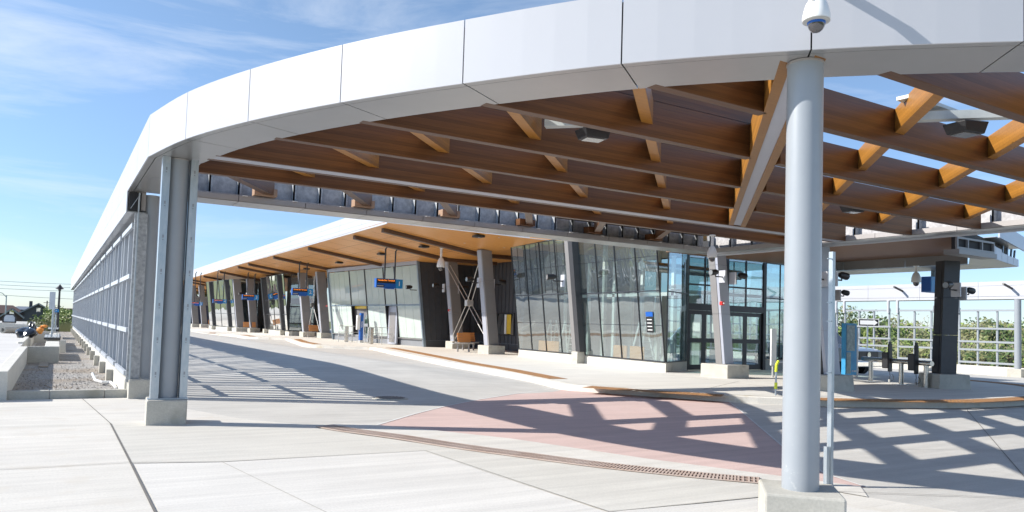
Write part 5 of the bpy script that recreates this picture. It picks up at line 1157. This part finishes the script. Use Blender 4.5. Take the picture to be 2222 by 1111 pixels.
MB().box(PKx-.62, PKy-.04, .66, PKx+.62, PKy+.02, 1.0).build('grille', 'black', pk, bevel=.02)
MB().tube([pv(-.05, 0, .86), pv(-.07, 0, .86)], .11, 16).build('emblem', 'chrome', pk)
for s_ in (-1, 1): MB().box(PKx+s_*.80-.17, PKy-.045, .74, PKx+s_*.80+.17, PKy+.03, 1.0).build('headlight', 'lens', pk, bevel=.02)
MB().box(PKx-1.0, PKy-.14, .38, PKx+1.0, PKy+.05, .6).build('bumper', 'chrome', pk, bevel=.03)
for s_ in (-1, 1):
    for u in (.95, 4.5):
        w = MB().tube([pv(u, s_*.72, .38), pv(u, s_*1.0, .38)], .38, 22).build('wheel', 'rubber', pk); MB().tube([pv(u, s_*.99, .38), pv(u, s_*1.01, .38)], .23, 16).build('rim', 'chrome', w)
    MB().hexa([pv(2.0, s_*.93, 1.24), pv(3.6, s_*.93, 1.24), pv(3.6, s_*.90, 1.24), pv(2.0, s_*.90, 1.24)], [pv(2.35, s_*.86, 1.72), pv(3.5, s_*.86, 1.72), pv(3.5, s_*.83, 1.72), pv(2.35, s_*.83, 1.72)]).build('side_window', 'dome', pk)
    MB().box(PKx+s_*1.15-.12, PKy+1.75, 1.2, PKx+s_*1.15+.12, PKy+1.9, 1.45).build('mirror', 'black', pk)
MB().hexa([pv(1.47, -.80, 1.26), pv(1.47, .80, 1.26), pv(1.50, .80, 1.24), pv(1.50, -.80, 1.24)], [pv(1.99, -.76, 1.76), pv(1.99, .76, 1.76), pv(2.02, .76, 1.74), pv(2.02, -.76, 1.74)]).build('windscreen', 'dome', pk)

# ============================================================ LEFT BACKGROUND
p0 = pix(125, 704, 58); p1 = pix(130, 617, 58)
t = thing('street_lamp', 'slim dark post top lamp rising behind the planter', 'street lamp', (p0.x, p0.y, 0))
MB().tube([(p0.x, p0.y, .2), (p0.x, p0.y, p1.z-.4)], [.09, .06], 10).build('pole', 'frame', t); MB().lathe((p0.x, p0.y, p1.z-.42), [(.07, 0), (.09, .08), (.26, .12), (.14, .26), (.02, .42)], 16).build('lamp_head', 'frame', t)
p0 = pix(108, 728, 34.5); pa = pix(106, 671, 34.4); pb = pix(121, 633.5, 34.4)
t = thing('blank_sign', 'pale blank rectangular sign seen on edge above the planter', 'sign', (p0.x, p0.y, .5))
MB().box(pa.x, pa.y, pa.z, pb.x, pa.y+.03, pb.z).build('plate', 'sign_back', t); MB().tube([(p0.x+.06, p0.y+.06, .5), (p0.x+.06, p0.y+.06, pb.z)], .03, 8).build('post', 'galv', t)
p0 = pix(115, 706, 42); tag(MB().tube([(p0.x, p0.y, .5), (p0.x, p0.y, 2.0)], .035, 8).build('sign_post', 'galv'), 'thin bare post between the blank sign and the blue parking sign', 'post')
p0 = pix(121.5, 680, 48); 
t = thing('parking_sign', 'small blue and black accessible parking sign on a thin post', 'sign', (p0.x, p0.y, .5)); X0 = p0.x; Y0 = p0.y; zt = pix(121.5, 667, 48).z; zb = pix(121.5, 682, 48).z; hh = zt-zb
MB().tube([(X0, Y0+.05, .4), (X0, Y0+.05, zb)], .035, 8).build('post', 'galv', t); MB().box(X0-.12, Y0, zb, X0+.12, Y0+.02, zt).build('plate', 'black', t); MB().box(X0-.13, Y0-.015, zb+hh*.3, X0+.13, Y0-.003, zb+hh*.72).build('blue_field', 'blue_light', t)
MB().box(X0-.07, Y0-.015, zt-.08, X0+.07, Y0-.003, zt-.03).box(X0-.06, Y0-.015, zb+.05, X0+.06, Y0-.003, zb+.08).build('white_text', 'white_plastic', t)
text('P', .13, 'white_plastic', t, (X0, Y0-.02, zb+hh*.51), (R(90), 0, 0), 'symbol')
p0 = pix(12, 700, 150); p1 = pix(14, 641, 150); p2 = pix(-3, 634, 150)
t = thing('road_lamp', 'tall grey curved arm road lamp over the houses at far left', 'street lamp', (p0.x, p0.y, -4))
MB().tube([(p0.x, p0.y, -4), (p1.x, p1.y, p1.z)], [.13, .08], 8).build('pole', 'galv', t); MB().tube([(p1.x, p1.y, p1.z-.3), tuple(p1.lerp(p2, .5)+Vector((0, 0, .1))), tuple(p2)], .05, 8).build('arm', 'galv', t)
pa = pix(7, 698.5, 100); pb = pix(34, 683, 100); X0, X1, Z0, Z1, Y0 = pa.x, pb.x, pa.z, pb.z, pa.y; ww = X1-X0; hh = Z1-Z0
def oct_(e): return [(X0-e, Z0-e), (X1+e, Z0-e), (X1+e, Z0+hh*.62), (X1-ww*.2, Z1+e), (X0+ww*.2, Z1+e), (X0-e, Z0+hh*.62)]
t = thing('white_trailer', 'white cut cornered utility trailer by the houses at far left', 'trailer', (X0, Y0, Z0))
o_ = oct_(0); MB().add([(x, Y0, z) for x, z in o_]+[(x, Y0+2, z) for x, z in o_], [(0, 1, 2, 3, 4, 5), (11, 10, 9, 8, 7, 6)]+[(i, (i+1) % 6, 6+(i+1) % 6, 6+i) for i in range(6)]).build('body', 'sign_back', t, bevel=.03)
a_, b_ = oct_(.1), oct_(-.05)
MB().add([(x, Y0-.04, z) for x, z in a_]+[(x, Y0-.04, z) for x, z in b_]+[(x, Y0+.04, z) for x, z in a_]+[(x, Y0+.04, z) for x, z in b_], [(i, (i+1) % 6, 6+(i+1) % 6, 6+i) for i in range(6)]+[(12+i, 18+i, 18+(i+1) % 6, 12+(i+1) % 6) for i in range(6)]+[(i, 12+i, 12+(i+1) % 6, (i+1) % 6) for i in range(6)]).build('frame', 'frame', t)
# houses
def house(x, y, w, d, zb, he, hr, label, wall_='brick', roof_='shingle', gable=True, chim=False):
    t = thing('house', label, 'house', (x, y, zb))
    MB().box(x-w/2, y-d/2, zb, x+w/2, y+d/2, zb+he).build('wall', wall_, t)
    if gable:
        o = .5; mb = MB(); z0 = zb+he; pr = [(-w/2-o, z0), (w/2+o, z0), (0, z0+hr)]
        mb.add([(x+u, y-d/2+.02, z) for u, z in [(-w/2, z0), (w/2, z0), (0, z0+hr*.95)]]+[(x+u, y+d/2, z) for u, z in [(-w/2, z0), (w/2, z0), (0, z0+hr*.95)]], [(0, 1, 2), (3, 5, 4), (0, 2, 5, 3), (1, 4, 5, 2)]); mb.build('gable', wall_, t)
        for s_ in (-1, 1):
            rf_ = MB().hexa([(x+s_*(w/2+o), y-d/2-o, z0-.3), (x, y-d/2-o, z0+hr), (x, y+d/2+o, z0+hr), (x+s_*(w/2+o), y+d/2+o, z0-.3)], [(x+s_*(w/2+o), y-d/2-o, z0-.05), (x, y-d/2-o, z0+hr+.25), (x, y+d/2+o, z0+hr+.25), (x+s_*(w/2+o), y+d/2+o, z0-.05)]).build('roof', roof_, t)
            MB().bar((x+s_*(w/2+o), y-d/2-o-.06, z0-.2), (x, y-d/2-o-.06, z0+hr+.1), .08, .3).build('barge_board', 'trim', t)
    else:
        o = .5; z0 = zb+he; k = w*.28
        MB().add([(x-w/2-o, y-d/2-o, z0), (x+w/2+o, y-d/2-o, z0), (x+w/2+o, y+d/2+o, z0), (x-w/2-o, y+d/2+o, z0), (x-w/2+k, y, z0+hr), (x+w/2-k, y, z0+hr)], [(0, 1, 5, 4), (1, 2, 5), (2, 3, 4, 5), (3, 0, 4), (3, 2, 1, 0)]).build('roof', roof_, t)
    if chim: MB().box(x-w*.25, y, zb+he+hr*.5, x-w*.25+.7, y+.7, zb+he+hr+.7).build('chimney', wall_, t)
    for i in range(3):
        wx = x-w*.33+i*w*.33
        for zz in (zb+1, zb+3.8):
            if zz+1.4 < zb+he:
                f_ = MB().box(wx-.7, y-d/2-.06, zz, wx+.7, y-d/2-.01, zz+1.4).build('window', 'trim', t); MB().box(wx-.6, y-d/2-.09, zz+.1, wx+.6, y-d/2-.065, zz+1.3).build('pane', 'glass_mirror', f_)
    if gable:
        f_ = MB().box(x-.5, y-d/2-.06, zb+he+.5, x+.5, y-d/2+.0, zb+he+1.7).build('window', 'trim', t); MB().box(x-.4, y-d/2-.09, zb+he+.6, x+.4, y-d/2-.065, zb+he+1.6).build('pane', 'glass_mirror', f_)
def house_at(px, dist, w, d, ty, he, *args, **kw):
    p = pix(px, ty, dist); hr = p.z-(-4.3+he); house(p.x, p.y, w, d, -4.3, he, hr, *args, **kw)
house_at(85, 225, 8.5, 9, 660, 4.9, 'dark gabled house with pale barge boards at far left', 'brick_grey', 'shingle', True, True)
house_at(57, 262, 9, 9, 665, 6.0, 'house with blue grey hipped roof behind the gabled one', 'brick_grey', 'shingle_grey', False)
house_at(10, 225, 8, 9, 662, 5.0, 'brown brick house with brown hipped roof at the left edge', 'brick', 'shingle_brown', False)
house_at(27, 212, 4, 5, 671, 4.2, 'small brown gabled house front before the brown one', 'brick', 'shingle_brown', True)
house_at(128, 300, 7, 9, 668, 6.2, 'low red brown roofed house seen over the bushes by the screen', 'brick', 'shingle_brown', False, True)
house_at(147, 300, 7, 9, 669, 6.2, 'second red brown roofed house partly behind the left screen', 'brick', 'shingle_brown', False)
# overhead cables at left
t = thing('overhead_cables', 'thin overhead cables crossing the sky above the houses', 'cable', (-30, 190, 9))
for k, (ya, yb) in enumerate(((610, 617), (618, 624.5), (626, 632), (640, 649))):
    MB().tube([tuple(pix(-120, ya-3, 190)), tuple(pix(0, ya, 190)), tuple(pix(80, (ya+yb)/2+.6, 190)), tuple(pix(160, yb, 190)), tuple(pix(330, yb+6, 190))], .04, 5).build('cable', 'galv_dark', t)
t = thing('utility_pole', 'thin wooden pole rising behind the bushes by the screen', 'pole', (-2, 230, -4)); MB().tube([(-2, 230, -4), (-2, 230, 4.2)], .16, 6).build('pole', 'bark', t); MB().bar((-2.8, 230, 3.7), (-1.2, 230, 3.7), .12, .12).build('cross_arm', 'bark', t)

# ============================================================ TREES
def leaf_cloud(mb, c, r, n, s, rr, flat=1.0):
    for _ in range(n):
        d = Vector((rr.gauss(0, 1), rr.gauss(0, 1), rr.gauss(0, 1))).normalized()*(rr.random()**.4)
        p = Vector((c[0]+d.x*r[0], c[1]+d.y*r[1], c[2]+d.z*r[2])); a = Vector((rr.uniform(-1, 1), rr.uniform(-1, 1), rr.uniform(-1, 1))).normalized(); b = a.orthogonal().normalized(); q = s*rr.uniform(.5, 1.3)
        mb.add([p-a*q, p+b*q*.6, p+a*q, p-b*q*.6], [(0, 1, 2, 3)])
def make_tree(x, y, z, h, w, seed, leaf, label, group, n=1500, s=.22, bare=False, name='tree', cat='tree'):
    rr = random.Random(seed); t = thing(name, label, cat, (x, y, z), group)
    tr = MB(); tr.tube([(x, y, z), (x+rr.uniform(-.2, .2), y, z+h*.35), (x+rr.uniform(-.4, .4), y, z+h*.75)], [h*.03, h*.02, h*.006], 7)
    tips = []
    for i in range(11 if not bare else 34):
        a = rr.uniform(0, 6.28); z0 = z+h*rr.uniform(.18 if not bare else .1, .6); l_ = w*rr.uniform(.3, .55)
        p1 = (x+math.cos(a)*l_*.5, y+math.sin(a)*l_*.5, z0+h*.14); p2 = (x+math.cos(a)*l_, y+math.sin(a)*l_, min(z+h*.97, z0+h*rr.uniform(.2, .42)))
        tr.tube([(x, y, z0), p1, p2], [h*.011, h*.007, h*.002], 5); tips.append(p2)
        if bare:
            for _ in range(7):
                e = Vector(p1).lerp(Vector(p2), rr.random()); f_ = e+Vector((rr.uniform(-1, 1), rr.uniform(-1, 1), rr.uniform(.2, 1.4)))*h*.10; tr.tube([tuple(e), tuple(f_)], [h*.003, h*.001], 4)
    tr.build('trunk', 'bark' if not bare else 'twig', t)
    cr = MB(); tips.append((x, y, z+h*.85)); tips.append((x, y, z+h*.55)); tips.append((x, y, z+h*.35)); k = len(tips)*2
    for i in range(k):
        c = Vector(tips[i % len(tips)])+Vector((rr.uniform(-1, 1), rr.uniform(-1, 1), rr.uniform(-.8, .6)))*w*.13
        q = w*rr.uniform(.10, .2); leaf_cloud(cr, c, (q, q, q*.8), max(8, n//k), s, rr)
    cr.build('crown', leaf, t)
    return t
grp = 'trees in the wood beyond the far right screen'
rt_ = random.Random(11)
labs = {'leafA': 'bright spring green tree beyond the far right screen', 'leafB': 'olive green tree beyond the far right screen', 'leafC': 'dark green tree beyond the far right screen', 'twig': 'pale bare twiggy tree beyond the far right screen'}
# (pixel x, distance factor along the ray, height, width, leaf)
spec = [(1838, 98, 668, 7, 'leafC'), (1850, 96, 670, 7, 'leafC'), (1868, 92, 672, 6.5, 'leafC'), (1890, 90, 676, 7, 'leafA'), (1904, 100, 684, 6, 'leafB'), (1924, 105, 690, 6, 'leafB'), (1941, 96, 686, 7, 'leafA'), (1958, 96, 692, 6, 'leafC'), (1978, 92, 700, 6, 'leafC'), (2000, 100, 683, 8, 'twig'), (2012, 98, 680, 8, 'twig'), (2024, 94, 684, 7, 'leafB'), (2034, 92, 692, 6, 'leafA'),
        (2050, 92, 708, 5, 'leafA'), (2098, 92, 697, 6, 'twig'), (2116, 92, 692, 6, 'leafB'), (2128, 88, 688, 5, 'leafC'), (2146, 86, 684, 7, 'leafB'), (2164, 86, 688, 7, 'leafA'), (2185, 82, 690, 5, 'leafA'), (2205, 84, 696, 6, 'twig'), (2222, 80, 694, 6, 'leafB'), (2250, 80, 690, 7, 'leafC'), (1815, 96, 668, 7, 'leafC'), (1790, 96, 665, 8, 'leafB'), (1745, 96, 662, 9, 'leafC'), (1700, 96, 662, 9, 'leafB'), (1660, 96, 665, 9, 'leafA'),
        (1930, 84, 706, 5, 'twig'), (1985, 80, 712, 5, 'leafC'), (2105, 76, 716, 5, 'twig'), (2150, 74, 712, 5, 'twig'), (2066, 84, 716, 6, 'leafB')]
for i, (px, dist, ty, w, lf) in enumerate(spec):
    p = pix(px, ty+8+((i*37) % 4)*8, dist); z = -1.3; make_tree(p.x, p.y, z, (p.z-z)*1.04, w, 100+i, lf, labs[lf], grp, 950 if lf != 'twig' else 300, .22 if lf != 'twig' else .12, lf == 'twig')
for i, (px, dist) in enumerate([(1853, 76), (1880, 72), (1905, 74), (1925, 70), (1943, 72), (1960, 66), (1978, 74), (2000, 68), (2022, 70), (2045, 68), (2064, 66), (2088, 70), (2112, 64), (2135, 66), (2160, 66), (2190, 60), (2215, 64), (2240, 64)]):
    p = pix(px, 740+((i*7) % 5)*4, dist); rr = random.Random(300+i); lf = rr.choice(['leafA', 'leafB', 'leafA', 'leafC', 'leafB'])
    make_tree(p.x, p.y, -1.3, p.z+1.3, 5.0, 400+i, lf, {'leafA': 'bright green shrub', 'leafB': 'olive shrub', 'leafC': 'dark shrub'}[lf]+' behind the far right screen', 'shrubs behind the far right screen', 420, .15, False, 'shrub', 'shrub')
# wood floor and undergrowth
ug = MB(); rr = random.Random(5)
for i in range(9000):
    px = rr.uniform(1700, 2300); dist = rr.uniform(46, 95); d = raydir(px)*dist; p = Vector((d.x, d.y, -1.25+rr.random()*1.0)); a = Vector((rr.uniform(-1, 1), rr.uniform(-1, 1), rr.uniform(0, 1.5))).normalized(); b = a.orthogonal().normalized(); q = rr.uniform(.08, .25)
    ug.add([p-a*q, p+b*q*.5, p+a*q, p-b*q*.5], [(0, 1, 2, 3)])
struct(ug.build('undergrowth', 'leafB'), 'stuff')
# left bushes between houses and screen
for i, (px, dist, ty, w, lf) in enumerate([(58, 100, 702, 2.2, 'leafB'), (68, 104, 700, 2.4, 'leafB'), (78, 98, 698, 2.4, 'leafB'), (90, 108, 694, 2.4, 'leafB'), (100, 96, 690, 2.4, 'leafB'), (109, 98, 687, 2.4, 'leafA'), (118, 100, 682, 4.5, 'leafA'), (127, 100, 676, 5, 'leafA'), (136, 98, 673, 5, 'leafA'), (144, 98, 672, 5, 'leafA'), (152, 98, 671, 5, 'leafA'), (160, 100, 671, 5, 'leafA'), (133, 90, 690, 4, 'leafA'), (150, 90, 686, 4.5, 'leafB'), (120, 90, 694, 4, 'leafB')]):
    p = pix(px, ty, dist); z = gz(p.x, p.y); make_tree(p.x, p.y, z, max(1.0, (p.z-z)*1.02), w*.8, 700+i, lf, {'leafA': 'bright green bush', 'leafB': 'dull olive bush'}[lf]+' before the far houses at left', 'bushes before the far houses at left', 900, .12, False, 'bush', 'bush')
gr = MB(); rr = random.Random(9)
for i in range(9000):
    px = rr.uniform(-20, 165); dist = rr.uniform(68, 110); d = raydir(px)*dist; z = gz(d.x, d.y); q = rr.uniform(.1, .35); p = Vector((d.x, d.y, z)); gr.add([p+Vector((-.05, 0, 0)), p+Vector((.05, .02, 0)), p+Vector((rr.uniform(-.15, .15), 0, q*2))], [(0, 1, 2)])
struct(gr.build('tall_grass', 'leafB'), 'stuff')
# trees beyond the platform end
for i, (x, y, h) in enumerate([(12, 135, 8), (16, 138, 9.5), (20.5, 134, 8.5), (25, 138, 9)]):
    make_tree(x, y, -1.5, h, 6, 800+i, 'leafA', 'bright tree above the navy hoarding at the platform end', 'trees beyond the platform end', 1200, .3)
